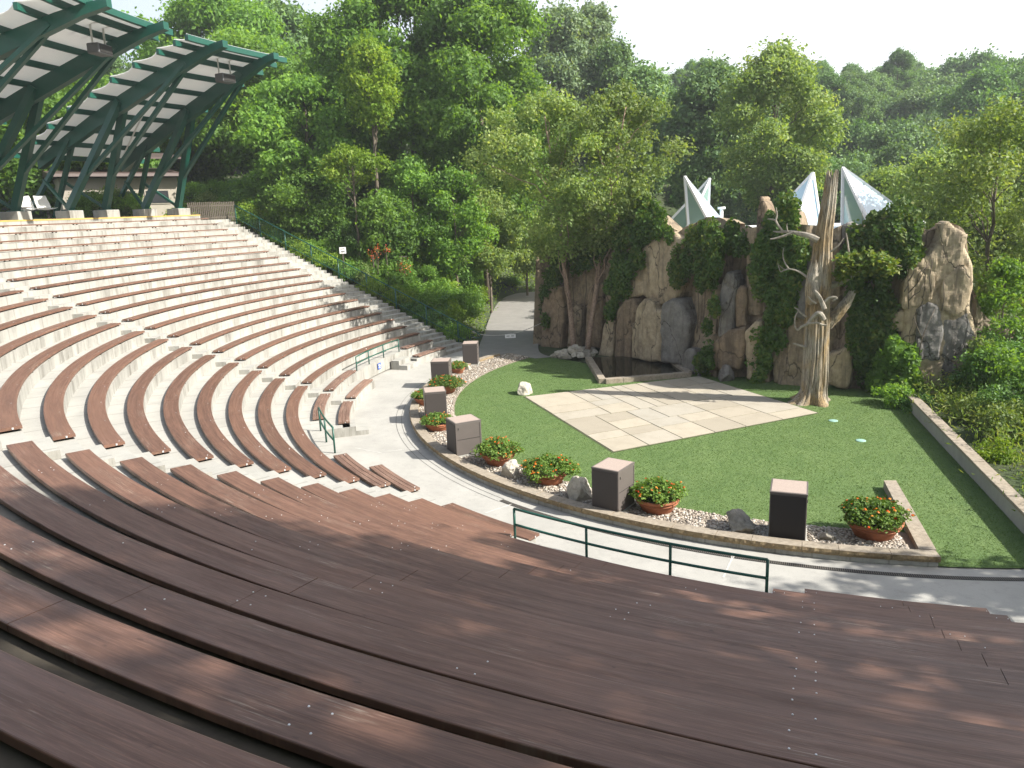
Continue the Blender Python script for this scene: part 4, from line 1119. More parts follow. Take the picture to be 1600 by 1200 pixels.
def in_poly(P, x, y):
    c_ = False; j = len(P)-1
    for i in range(len(P)):
        if (P[i][1] > y) != (P[j][1] > y) and x < (P[j][0]-P[i][0])*(y-P[i][1])/(P[j][1]-P[i][1])+P[i][0]: c_ = not c_
        j = i
    return c_
def near_edge(P, x, y):
    best = (1e9, x, y)
    for i in range(len(P)):
        a, b_ = P[i-1], P[i]; d = (b_[0]-a[0], b_[1]-a[1]); l2 = d[0]**2+d[1]**2 or 1e-9
        t = max(0, min(1, ((x-a[0])*d[0]+(y-a[1])*d[1])/l2)); q = (a[0]+t*d[0], a[1]+t*d[1])
        dd = math.hypot(x-q[0], y-q[1])
        if dd < best[0]: best = (dd, q[0], q[1])
    return best
def slab(poly, material, thick=0.45, fwd=0.35, label=None, seed=0, name='rock_slab', cell=0.085, tilt=0.0):
    cx = sum(p[0] for p in poly)/len(poly); cy = sum(p[1] for p in poly)/len(poly)
    a, b_, q = cliff_seg((cx, max(cy, 480))); n_ = seg_normal(a, b_); d = np.array([*(b_-a), 0]); d /= np.linalg.norm(d)
    A2, B2 = a+n_[:2]*fwd, b_+n_[:2]*fwd
    o0 = np.array([A2[0], A2[1], 0.0])
    P = []
    for p in poly:
        w3 = atplane(p, A2, B2); P.append(((w3-o0)@d, w3[2]))
    # wobble the outline so it is not ruled
    Q = []
    for i in range(len(P)):
        a_, c_ = P[i], P[(i+1) % len(P)]; k = max(1, int(math.hypot(c_[0]-a_[0], c_[1]-a_[1])/0.25))
        for j in range(k):
            t = j/k; x, y = a_[0]+(c_[0]-a_[0])*t, a_[1]+(c_[1]-a_[1])*t
            Q.append((x+0.09*mnoise.noise(Vector((x*2.2, y*2.2, seed+.5))), y+0.09*mnoise.noise(Vector((x*2.2, y*2.2, seed+9.5)))))
    P = Q
    x0, x1 = min(p[0] for p in P), max(p[0] for p in P); y0, y1 = min(p[1] for p in P), max(p[1] for p in P)
    nx_, ny_ = int((x1-x0)/cell)+2, int((y1-y0)/cell)+2
    ins = [[in_poly(P, x0+i*cell, y0+j*cell) for j in range(ny_+1)] for i in range(nx_+1)]
    vid = {}; V = []; F = []
    def vert(i, j):
        if (i, j) in vid: return vid[(i, j)]
        x, y = x0+i*cell, y0+j*cell; dd, ex, ey = near_edge(P, x, y)
        if not ins[i][j]: x, y, dd = ex, ey, 0.0
        rnd = 1-math.exp(-dd/0.05)
        off = thick*(0.62+0.38*rnd)+0.07*mnoise.fractal(Vector((x*1.3, y*0.5, seed*3.1)), 1.0, 2.0, 4)+0.028*mnoise.fractal(Vector((x*5, y*3, seed)), 1.0, 2.0, 3)-0.06*max(0, 1-abs(mnoise.noise(Vector((x*.9+seed, y*.35, 2.2))))*22)
        off += tilt*(y-y0)/(y1-y0)
        w3 = o0+d*x+np.array([0, 0, y])+n_*off
        V.append(w3); vid[(i, j)] = len(V)-1; return vid[(i, j)]
    edge_count = {}
    for i in range(nx_):
        for j in range(ny_):
            if ins[i][j]+ins[i+1][j]+ins[i][j+1]+ins[i+1][j+1] >= 2:
                f = [vert(i, j), vert(i+1, j), vert(i+1, j+1), vert(i, j+1)]; F.append(f)
                for k in range(4): e = (f[k], f[(k+1) % 4]); edge_count[e] = 1
    nb = {}
    for (a_, c_) in list(edge_count):
        if (c_, a_) not in edge_count:
            for q in (a_, c_):
                if q not in nb: V.append(V[q]-n_*(thick*0.35+0.75)); nb[q] = len(V)-1
            F.append([c_, a_, nb[a_], nb[c_]])
    mb = MB(); mb.add(V, F); o = mb.build(name, material); recalc(o); o.data.transform(ci); o.parent = cliff
    for p in o.data.polygons: p.use_smooth = False
    if label: o['label'] = label
    return o
Z4 = lambda *pts: [(850+u/5.716, 400+v/5.716) for u, v in pts]
Z5 = lambda *pts: [(1050+u/4.617, 360+v/4.617) for u, v in pts]
Z7 = lambda *pts: [(1380+u/5.4545, 300+v/5.4545) for u, v in pts]
slab(Z4((-10, 830), (5, 520), (20, 330), (80, 255), (185, 262), (205, 500), (180, 820)), M['cliff_brown'], .35, .30, seed=1)
slab(Z4((215, 800), (250, 480), (300, 440), (350, 470), (345, 800)), M['cliff'], .3, .30, seed=2)
slab(Z4((385, 800), (420, 280), (470, 255), (560, 240), (540, 560), (520, 820)), M['cliff_brown'], .35, .25, seed=3)
slab(Z4((498, 910), (535, 600), (595, 560), (640, 575), (625, 905)), M['cliff_tan'], .35, .75, seed=4, tilt=-.35)
slab(Z4((668, 912), (690, 480), (760, 385), (832, 368), (868, 450), (835, 700), (820, 915)), M['cliff_brown'], .4, .55, seed=5)
slab(Z4((820, 910), (838, 640), (868, 450), (930, 378), (985, 372), (1035, 462), (1090, 480), (1092, 935), (980, 935)), M['cliff_tan'], .45, .8, 'broad tan slab right of the pool back', seed=6)
slab(Z4((1088, 940), (1085, 520), (1110, 425), (1180, 368), (1250, 390), (1305, 480), (1345, 600), (1322, 780), (1285, 965)), M['cliff_grey'], .45, .7, 'rounded grey slab', seed=7)
slab(Z4((1268, 1035), (1275, 880), (1330, 812), (1382, 830), (1392, 1045)), M['cliff_grey'], .35, .8, seed=8)
slab([(984, 470), (995, 415), (1012, 385), (1040, 366), (1060, 362), (1075, 372), (1078, 440), (1062, 470), (1035, 478), (1010, 462)], M['cliff_tan'], .4, .3, seed=9)
slab(Z5((345, 770), (365, 380), (405, 305), (450, 298), (485, 365), (455, 640), (445, 760)), M['cliff_grey'], .35, .5, seed=10)
slab(Z5((470, 700), (468, 430), (500, 395), (548, 405), (548, 690)), M['cliff_brown'], .3, .35, seed=11)
slab(Z5((310, 1000), (318, 790), (425, 715), (540, 690), (560, 800), (515, 1000)), M['cliff_brown'], .4, .55, seed=12)
slab(Z5((545, 1060), (545, 720), (610, 640), (650, 650), (630, 1090)), M['cliff_tan'], .35, .6, seed=13)
slab(Z5((630, 1095), (645, 720), (680, 685), (712, 720), (705, 1100)), M['cliff_tan'], .3, .35, seed=14)
slab(Z5((735, 1100), (745, 760), (790, 640), (815, 690), (800, 1100)), M['cliff_tan'], .3, .3, seed=15)
slab(Z5((825, 1100), (830, 840), (855, 800), (875, 860), (880, 1100)), M['cliff_tan'], .25, .3, seed=16)
slab(Z5((1135, 1090), (1145, 880), (1200, 860), (1285, 815), (1310, 1000), (1270, 1140), (1200, 1130)), M['cliff_tan'], .35, .5, seed=17)
slab(Z5((320, 620), (325, 420), (345, 380), (365, 440), (355, 640)), M['cliff_tan'], .25, .3, seed=18)
slab(Z5((900, 620), (920, 300), (960, 180), (1010, 210), (1000, 640)), M['cliff_grey'], .3, .3, seed=19)
slab(Z7((60, 1180), (75, 1040), (165, 990), (225, 1040), (240, 1200)), M['cliff_tan'], .3, .4, seed=20)
slab(Z7((120, 1900), (150, 1000), (160, 760), (225, 620), (330, 540), (420, 430), (480, 290), (540, 245), (600, 300), (690, 360), (672, 470), (730, 620), (742, 800), (710, 1010), (775, 1200), (780, 1900)), M['cliff_tan'], .55, .15, 'large sunlit rock spire at the right end', seed=30)
slab(Z7((165, 1010), (165, 770), (225, 640), (400, 540), (455, 470), (440, 740), (415, 920), (240, 990)), M['cliff_tan'], .09, .66, 'sunlit tan slab crossed by dead vine stems', seed=21)
slab(Z7((500, 990), (480, 900), (510, 740), (560, 690), (610, 650), (690, 600), (728, 650), (738, 800), (700, 1000), (600, 1060)), M['cliff_tan'], .11, .68, 'sunlit yellow-tan slab right of the dark crack', seed=22)
slab(Z7((470, 420), (490, 360), (490, 280), (540, 250), (600, 305), (675, 365), (660, 460), (600, 440), (560, 450), (520, 470)), M['cliff_tan'], .09, .66, 'pale spire top', seed=23)
slab(Z7((270, 1430), (285, 1000), (380, 940), (470, 960), (500, 1200), (480, 1430)), M['cliff_grey'], .09, .68, 'grey lower slab', seed=24)
slab(Z7((480, 1900), (500, 1080), (600, 1090), (700, 1030), (770, 1210), (770, 1900)), M['cliff_grey'], .08, .67, seed=25)
slab([(1182, 366), (1185, 330), (1190, 306), (1194, 305), (1201, 332), (1202, 366)], M['cliff_brown'], .2, .1, 'small pointed spire', seed=26)
slab([(1316, 430), (1316, 350), (1326, 346), (1340, 352), (1342, 440)], M['cliff_grey'], .3, .1, seed=27)
def cliff_point(px, fwd):
    a, b_, q = cliff_seg(px); n_ = seg_normal(a, b_); A2, B2 = a+n_[:2]*fwd, b_+n_[:2]*fwd
    return atplane(px, A2, B2), n_

def ivy(poly, label, dens=1.0, fwd=(0.35, 0.9), leaf=0.088, seed=0, lm='lf_ivy', group=None):
    rs = random.Random(seed); global rng; keep, rng = rng, np.random.default_rng(seed+500)
    xs_ = [p[0] for p in poly]; ys_ = [p[1] for p in poly]
    area = abs(sum(poly[i-1][0]*poly[i][1]-poly[i][0]*poly[i-1][1] for i in range(len(poly))))/2
    C = []; Nn = []; LV = []
    ncl = max(5, int(area/125))
    k = 0
    while k < ncl:
        x, y = rs.uniform(min(xs_), max(xs_)), rs.uniform(min(ys_), max(ys_))
        if not in_poly(poly, x, y): continue
        k += 1
        c0, n_ = cliff_point((x, y), rs.uniform(*fwd)); r = rs.uniform(.22, .42); m_ = int(165*dens)
        d = rng.normal(size=(m_, 3)); d /= np.linalg.norm(d, axis=1, keepdims=True); d = d*r*rng.random((m_, 1))**.4
        d[:, 2] *= 1.5; d[:, 2] -= 0.15
        out = d@n_; d = d-np.outer(np.minimum(out, 0)*0.6, n_)
        C.append(c0+d); Nn.append(n_*0.9+np.array([0, 0, .45])+0.6*rng.normal(size=(m_, 3))); LV.append(np.clip(rng.normal(.42+rs.uniform(-.2, .25), .2, m_), 0, 1))
    C = np.concatenate(C); Nn = np.concatenate(Nn)
    cx, cy = sum(xs_)/len(xs_), max(ys_)
    base, n_ = cliff_point((cx, cy), .3)
    r = empty('ivy', tuple(base)); tag(r, label, 'ivy', group)
    me = leaf_mesh('foliage', C-base, Nn, leaf*rng.uniform(.6, 1.35, len(C)), [M[lm]], np.concatenate(LV), .7, .2)
    link(bpy.data.objects.new('foliage', me), r)
    mb = MB()
    for q in range(4):
        x = cx+(max(xs_)-min(xs_))*(q-1.5)*.18; pts = []
        for j in range(6):
            t = j/5; p, n2 = cliff_point((x+rs.uniform(-3, 3), max(ys_)+(min(ys_)-max(ys_))*t*.9), .4); pts.append(p-base)
        mb.tube(pts, [.03, .026, .022, .018, .014, .008], 5)
    mb.build('stem', M['bark'], r, True)
    rng = keep; return r
ivy([(946, 500), (950, 430), (955, 385), (962, 345), (985, 316), (1015, 306), (1041, 338), (1048, 362), (1022, 384), (994, 420), (982, 458), (966, 488)], 'large dark ivy mass capping the pointed left shoulder of the cliff', 1.2, (.3, 1.0), seed=1)
ivy([(1074, 376), (1082, 355), (1100, 348), (1120, 350), (1131, 378), (1122, 420), (1120, 485), (1110, 520), (1102, 512), (1102, 455), (1088, 422)], 'narrow ivy column trailing down the cliff below the left glass roof point', 1.1, (.4, 1.1), seed=2)
ivy([(1044, 402), (1060, 384), (1082, 388), (1080, 425), (1068, 440), (1050, 432)], 'small ivy tuft on the tan slabs above the pool', 1.0, (.7, 1.0), seed=3)
ivy([(1120, 358), (1145, 348), (1170, 362), (1176, 385), (1140, 388), (1126, 374)], 'ivy along the cliff edge between the two ivy columns', 1.0, (.2, .8), seed=4)
ivy([(1176, 420), (1178, 385), (1190, 358), (1206, 328), (1226, 308), (1242, 320), (1245, 358), (1262, 390), (1250, 440), (1236, 500), (1214, 540), (1196, 500), (1186, 450)], 'broad dark ivy sheet left of the dead tree', 1.2, (.3, .9), seed=5)
ivy([(1318, 405), (1332, 352), (1360, 338), (1388, 326), (1408, 318), (1430, 338), (1436, 385), (1420, 412), (1388, 430), (1340, 435)], 'ivy crown on the cliff top below the right glass roof point', 1.3, (.3, 1.1), seed=6)
ivy([(1322, 470), (1345, 445), (1392, 440), (1396, 500), (1378, 560), (1352, 585), (1332, 540)], 'dark hanging ivy right of the dead tree trunk', 1.0, (.2, .7), seed=7)
ivy([(1360, 600), (1388, 535), (1408, 510), (1424, 540), (1436, 585), (1436, 622), (1395, 640)], 'leafy creeper at the cliff foot below the sunlit slabs', 1.2, (.6, 1.2), .12, 8, 'lf_oak')
ivy([(1090, 588), (1092, 545), (1104, 538), (1118, 560), (1120, 590)], 'small creeper at the cliff foot right of the pool', 1.0, (.7, 1.2), seed=9)
ivy([(1172, 600), (1172, 530), (1186, 505), (1202, 520), (1200, 590)], 'creeper strip low on the cliff left of the dead tree', 1.0, (.5, 1.0), seed=10)
ivy([(848, 500), (850, 420), (872, 385), (950, 372), (948, 400), (890, 420), (868, 450), (860, 500)], 'dark creeper over the left end of the cliff behind the birches', .9, (.2, .8), seed=11)
# dead vine stems on the sunlit slab
vs = empty('vine_stems', tuple(cliff_point((1418, 500), 1.0)[0])); tag(vs, 'bare branching vine stems clinging to the sunlit tan slab', 'vine')
for pts in (((218, 1000), (215, 800), (205, 640)), ((215, 860), (290, 780), (340, 690), (400, 600)), ((215, 760), (260, 690), (270, 620)), ((290, 780), (300, 700), (360, 640)), ((410, 850), (395, 730), (420, 600), (400, 540)),
            ((215, 930), (260, 880), (310, 850), (345, 780)), ((180, 850), (210, 800)), ((300, 1420), (330, 1250), (380, 1120), (440, 1000)), ((330, 1250), (280, 1130), (260, 1050)), ((500, 1010), (520, 900), (515, 760))):
    mb = MB(); P = [cliff_point(Z7(p)[0], 1.03)[0]-np.array(vs.location) for p in pts]; mb.tube(P, [0.028-0.016*k/(len(P)-1) for k in range(len(P))], 5); mb.build('stem', M['bark'], vs, True)

# ------------------------------------------------------------------ rocks
def rock(name, px, z, size, material, label, seed, group=None, cat='rock', flat=0.8):
    p = atz(px, z); bm = bmesh.new(); bmesh.ops.create_icosphere(bm, subdivisions=4, radius=1.0)
    rs = random.Random(seed)
    planes = []
    for k in range(13):
        d = Vector((rs.gauss(0, 1), rs.gauss(0, 1), rs.gauss(0.2, .8))).normalized(); planes.append((d, rs.uniform(.5, .88)))
    for v in bm.verts:
        for d, h in planes:
            e = v.co.dot(d)-h
            if e > 0: v.co -= d*e*0.92
        n_ = v.co.normalized()
        v.co += n_*(0.09*mnoise.fractal(v.co*1.7+Vector((seed, 0, 0)), 1.0, 2.0, 4)+0.06*mnoise.fractal(v.co*5+Vector((seed, 3, 0)), 1.0, 2.0, 3))
    for ax in range(3):                    # bring the cut block back to its surveyed size
        lo = min(v.co[ax] for v in bm.verts); hi = max(v.co[ax] for v in bm.verts)
        for v in bm.verts: v.co[ax] = ((v.co[ax]-lo)/(hi-lo)*2-1)*size[ax]
    zmin = -0.55*size[2]
    for v in bm.verts: v.co.z = max(v.co.z, zmin)-zmin
    bmesh.ops.recalc_face_normals(bm, faces=bm.faces)
    me = bpy.data.meshes.new(name); bm.to_mesh(me); bm.free(); me.materials.append(material)
    o = link(bpy.data.objects.new(name, me)); o.location = (p[0], p[1], z-0.03); o.rotation_euler = (0, 0, rs.random()*6)
    return tag(o, label, cat, group)
rock('boulder', (820, 615), .035, (.42, .34, .36), M['white_rock'], 'pale boulder on the turf at the left corner of the stone patio', 1)
rock('boulder', (799, 744), .13, (.34, .30, .36), M['white_rock'], 'white craggy boulder on gravel beside the flower pot left of centre', 2)
rock('boulder', (904, 778), .13, (.36, .34, .48), M['white_rock'], 'tall pale ridged boulder between flower bowl and loudspeaker cabinet', 3)
rock('boulder', (1157, 830), .13, (.42, .32, .34), M['grey_rock'], 'grey angular boulder on the gravel left of the black-fronted cabinet', 4)
rock('boulder', (1293, 843), .13, (.20, .16, .13), M['grey_rock'], 'small low grey stone right of the black-fronted cabinet', 5)
rock('boulder', (731, 578), .12, (.20, .16, .20), M['white_rock'], 'small white stone beside the farthest flower pot', 6)
rock('boulder', (1134, 594), .035, (.52, .36, .52), M['cliff_grey'], 'pointed grey-brown boulder on turf at the cliff foot', 7)
rock('boulder', (1095, 585), .035, (.36, .3, .34), M['cliff_grey'], 'low grey boulder between pool corner and cliff', 8)
pr = random.Random(4); n_st = 0
for k in range(34):
    a = pr.random()*6.28; r = math.sqrt(pr.random()); lay = 0 if k < 22 else 1
    r *= (1.0 if lay == 0 else .5)
    px_ = 896+37*r*math.cos(a); py_ = 554+7.5*r*math.sin(a)
    s = pr.uniform(.14, .26)
    rock('stone', (px_, py_-(0 if lay == 0 else 6)), .05+.2*(1-r)+(.14 if lay else 0), (s*1.25, s, s*.8), M['white_rock'] if pr.random() < .55 else M['grey_rock'], 'loose pale stone in the heap around the birch trunks', 100+k, 'stones heaped round the birches', 'stone')
rs = random.Random(8)
for k in range(26):
    px_, py_ = rs.uniform(715, 752), rs.uniform(498, 545)
    if (px_-715)/37*-30+540 > py_: continue
    s = rs.uniform(.10, .22); p = on_ground((px_, py_))
    if p is None: continue
    rock('stone', (px_, py_), float(p[2]), (s*1.2, s, s*.8), M['white_rock'], 'pale loose stone beside the foot of the outer stairs rail', 200+k, 'stones by the path edge', 'stone')

# ------------------------------------------------------------------ pool
pool = empty('stone_pool', tuple(atz((1000, 585), 0))); tag(pool, 'small rectangular pool with low stone kerb at the foot of the cliff', 'pool')
pi_ = Matrix.Translation(pool.location).inverted()
o0, o1, o2, o3 = [atz(p, .26)[:2] for p in ((926, 568), (941, 592), (1078, 581), (1052, 563))]
o3 = o3+(o3-o2)*0.6; o0b = o0+(o0-o1)*0.5
def kerb_bar(a, b_, w, z0, z1, mtl, name='kerb_stone'):
    d = (b_-a); ln = np.linalg.norm(d); d = d/ln; n_ = np.array([-d[1], d[0]]); k = max(1, int(ln/0.75))
    for q in range(k):
        s0, s1 = a+d*(ln*q/k+.004), a+d*(ln*(q+1)/k-.004); jz = random.uniform(-.01, .01)
        mb = MB(); P = [s0-n_*w/2, s1-n_*w/2, s1+n_*w/2, s0+n_*w/2]
        mb.hexa([(*p, z0) for p in P]+[(*p, z1+jz) for p in P]); o = mb.build(name, mtl); bevel(o, .018); o.data.transform(pi_); o.parent = pool
kerb_bar(o0b, o1, .34, 0.0, .27, M['stone_cap']); kerb_bar(o1+(o2-o1)*.03, o2, .32, 0.0, .26, M['stone_cap']); kerb_bar(o2+(o3-o2)*.04, o3, .34, 0.0, .265, M['stone_cap'])
mb = MB(); c4 = [o0b+(o0b-o1)*.1, o1, o2, o3+(o3-o2)*.1]; mb.add([(*p, .13) for p in c4], [(0, 1, 2, 3)]); o = mb.build('water', M['water']); o.data.transform(pi_); o.parent = pool

# ------------------------------------------------------------------ loudspeaker cabinets
def cabinet(tops, z, label, grille=False, shelf=True):
    P = [atz(p, z) for p in tops]          # front-left, front-right, back-right top corners
    fl, frr, br_ = [p[:2] for p in P]
    u = frr-fl; W_ = max(.74, min(.86, np.linalg.norm(u))); u = u/np.linalg.norm(u); n_ = np.array([-u[1], u[0]])
    D_ = .92; c_ = fl+u*W_/2+n_*D_/2; zb = .14; a = math.atan2(u[1], u[0]); H_ = z-zb-.07
    r = empty('speaker_cabinet', (c_[0], c_[1], zb), a); tag(r, label, 'loudspeaker', 'loudspeaker cabinets along the kerb')
    mb = MB(); mb.box((0, 0, .035), (W_+.06, D_+.06, .07)); bevel(mb.build('plinth', M['concrete'], r), .008)
    mb = MB(); mb.box((0, 0, .072+H_/2), (W_, D_, H_)); bevel(mb.build('body', M['cabinet'], r), .012)
    mb = MB(); mb.box((0, 0, .072+H_+.022), (W_+.015, D_+.015, .04)); bevel(mb.build('lid', M['cabinet'], r), .008)
    mb = MB(); mb.box((0, 0, .072+H_+.046), (W_-.06, D_-.06, .006)); mb.build('top_panel', M['cab_top'], r)
    mb = MB(); mb.box((0, -D_/2-.008, .072+H_/2), (W_-.05, .014, H_-.05)); bevel(mb.build('grille', M['grille'] if grille else M['grille2'], r), .004)
    mb = MB(); mb.box((W_/2+.003, 0, .072+H_*.5), (.006, D_-.10, .012)); mb.box((W_/2+.003, D_/2-.06, .072+H_*.5), (.006, .012, H_-.08)); mb.build('door_seam', M['dark_steel'], r)
    mb = MB(); mb.box((W_/2+.006, -D_/2+.10, .072+H_-.16), (.014, .02, .07)); mb.build('latch', M['dark_steel'], r)
    return r
M['speaker_grey'] = m_plain('speaker_grey', (0.10, 0.105, 0.11), 0.5, 0, 0.08, 3)
M['grille2'] = m_plain('speaker_grille_brown', (0.055, 0.046, 0.043), 0.7, 0, 0.1, 30)
cabinet([(722, 539), (745.5, 538.3), (756, 534)], 1.25, 'dark peeling loudspeaker cabinet farthest away, by the foot of the outer stairs')
cabinet([(672.5, 567), (701, 566.3), (706, 560)], 1.25, 'grey loudspeaker cabinet second farthest, left of a lone flower pot')
cabinet([(663, 615.6), (697, 613), (692, 606)], 1.25, 'grey loudspeaker cabinet in front of a sprawling flower bush')
cabinet([(696.5, 654.8), (712.5, 665), (749.4, 653.8)], 1.28, 'brown loudspeaker cabinet set cornerwise at the left bend of the kerb')
cabinet([(924, 732), (966, 740), (992, 724.5)], 1.32, 'large dark loudspeaker cabinet between two flower bowls at centre')
cabinet([(1203, 770.5), (1262, 776), (1266, 756)], 1.33, 'black-fronted loudspeaker cabinet nearest the right end of the kerb', True)

# ------------------------------------------------------------------ flower bowls
def pot_parts(seed, spread=1.0):
    global rng; keep, rng = rng, np.random.default_rng(seed)
    bowl = MB(); bowl.lathe([(0.0, 0.0), (.36, 0.0), (.40, .03), (.50, .26), (.515, .30), (.555, .305), (.565, .33), (.56, .35), (.545, .355), (.585, .40), (.605, .42), (.605, .475), (.585, .49), (.55, .49), (.53, .45), (.52, .40)], 40)
    bm_ = bowl.mesh('bowl', M['terracotta'], True)
    so = MB(); so.lathe([(.0, .43), (.3, .425), (.525, .41)], 24); sm_ = so.mesh('soil', M['soil'])
    cs = []; rr_ = []
    for k in range(64):
        a = rng.random()*6.28; q = rng.random()**.6*.70*spread; cs.append((q*math.cos(a), q*math.sin(a), .52+.30*(1-(q/.75)**2)*rng.uniform(.7, 1.2))); rr_.append(rng.uniform(.15, .24))
    C, Nn, LV = clump_points(cs, rr_, 1650, .5)
    keepz = (C[:, 2] > .40) | (np.hypot(C[:, 0], C[:, 1]) > .58); C, Nn, LV = C[keepz], Nn[keepz], LV[keepz]
    fol = leaf_mesh('foliage', C, Nn, .042*rng.uniform(.7, 1.4, len(C)), [M['lf_lantana']], LV, .6, .2)
    # flower heads: small domes of petals
    nf = 60; pick = rng.integers(0, len(C), nf*4); H = []
    for q in pick:
        c_ = C[q]; d = c_-np.array([0, 0, .35])
        if d[2] > .08 and np.linalg.norm(d) > .36 and len(H) < nf: H.append(c_+d/np.linalg.norm(d)*.05)
    fc = []; fn = []; lv = []
    for h in H:
        k = 9; d = rng.normal(size=(k, 3)); d[:, 2] = np.abs(d[:, 2])+.3; d /= np.linalg.norm(d, axis=1, keepdims=True)
        fc.append(h+d*.028); fn.append(d); lv.append(np.full(k, np.clip(rng.normal(.5, .3), 0, 1)))
    fl = leaf_mesh('blossom', np.concatenate(fc), np.concatenate(fn), .023, [M['petal']], np.concatenate(lv), .9, .1)
    rng = keep; return bm_, sm_, fol, fl
POTS = [pot_parts(301), pot_parts(302, 1.15), pot_parts(303, .95), pot_parts(304, 1.05), pot_parts(305, 1.2)]
def pot(px, s, label, k, z=.10):
    p = atz(px, z+.02); r = empty('flower_bowl', (p[0], p[1], z+.01), random.random()*6.2); r.scale = (s, s, s*random.uniform(.82, .95))
    tag(r, label, 'flower pot', 'terracotta bowls of orange flowers')
    for nm, me in zip(('bowl', 'soil', 'foliage', 'blossom'), POTS[k % 5]): link(bpy.data.objects.new(nm, me), r)
pot((715, 583), .66, 'terracotta bowl with few flowers between the two farthest cabinets', 0, .10)
pot((697, 613), .95, 'terracotta bowl with sprawling orange flowers behind a grey cabinet', 4, .08)
pot((664, 632), .72, 'terracotta bowl of orange flowers at the outermost left of the kerb', 2, .13)
pot((684, 672), .80, 'terracotta bowl of orange flowers half behind the cornerwise cabinet', 0, .10)
pot((779, 724), .94, 'terracotta bowl of orange flowers beside the white craggy boulder', 3, .10)
pot((858, 753), .96, 'terracotta bowl of orange flowers left of the tall ridged boulder', 4, .10)
pot((1027, 797), .98, 'terracotta bowl of orange flowers right of the large centre cabinet', 0, .10)
pot((1364, 836), 1.08, 'largest terracotta bowl of orange flowers by the stone return wall', 2, .10)

# lids on the turf
for px, lb in (((1302, 657), 'small round pale green lid in the turf nearer the dead tree'), ((1345, 688), 'small round pale green lid in the turf nearer the right wall')):
    p = atz(px, .05); mb = MB(); mb.lathe([(0, .012), (.15, .012), (.165, .004), (.165, -.01)], 24, 0, (p[0], p[1], .045)); tag(mb.build('turf_lid', M['teal_lid'], None, True), lb, 'lid')

# ------------------------------------------------------------------ low right wall
w0, w1 = atz((1418, 640), .03)[:2], atz((1600, 838), .03)[:2]; dv = (w1-w0)/np.linalg.norm(w1-w0); w1 = w1+dv*3.2; w0 = w0-dv*0.4
nn = np.array([dv[1], -dv[0]]); nn = nn if nn[0] > 0 else -nn
lw = empty('low_wall', (*w0, 0)); tag(lw, 'low grey wall with flat stone coping along the right edge of the turf', 'wall')
lwi = Matrix.Translation(lw.location).inverted()
mb = MB(); P = [w0+nn*.03, w1+nn*.03, w1+nn*.30, w0+nn*.30]; mb.hexa([(*p, -.1) for p in P]+[(*p, .47) for p in P]); o = recalc(mb.build('wall_body', M['floor'])); o.data.transform(lwi); o.parent = lw
ln = np.linalg.norm(w1-w0); k = int(ln/0.9)
for q in range(k):
    a, b_ = w0+dv*(ln*q/k+.003), w0+dv*(ln*(q+1)/k-.003); P = [a-nn*.01, b_-nn*.01, b_+nn*.34, a+nn*.34]
    mb = MB(); mb.hexa([(*p, .473) for p in P]+[(*p, .56+random.uniform(-.006, .006)) for p in P]); o = mb.build('coping_stone', M['stone_cap']); bevel(o, .015); o.data.transform(lwi); o.parent = lw

mb = MB(); P = [w0+nn*.25, w1+nn*.25, w1+nn*3.2, w0+nn*3.2]
mb.add([(*p, .34) for p in P]+[(*p, -.1) for p in P], [(0, 1, 2, 3), (0, 4, 5, 1), (1, 5, 6, 2), (2, 6, 7, 3), (3, 7, 4, 0)]); tag(recalc(mb.build('garden_soil', M['ground'])), kind='structure')
# shrubs right of the cliff
tree_at(1575, 395, 36.5, 45, 'small_tree', 'dark feathery tree in front of the right end of the cliff', 560, 'oval', 40, .55, 150, .13, 'lf_oak', 'bark', 141, trunk_r=.07)
tree_at(1530, 520, 34.5, 26, 'small_tree', 'thin scrubby bush tree at the foot of the sunlit rock', 640, 'round', 18, .42, 150, .12, 'lf_birch', 'bark', 142, trunk_r=.04)
for px_, py_, dist, s, kd in ((1600, 560, 34, 1.6, 1), (1560, 590, 33, 1.1, 1), (1625, 520, 33, 1.7, 0), (1500, 625, 31.5, .55, 3), (1440, 625, 32, .5, 1), (1400, 610, 32.5, .6, 0), (1620, 620, 30, 1.3, 1), (1475, 610, 32, .5, 3), (1570, 500, 36.5, 1.6, 1), (1530, 640, 30, .6, 3), (1580, 640, 28, .7, 3), (1560, 700, 26, .5, 2)):
    p = atdist((px_, py_), dist); r = shrub(p[0], p[1], s, kd, 'dark leafy shrub crowding the right end of the cliff', 'shrubs at the cliff end')
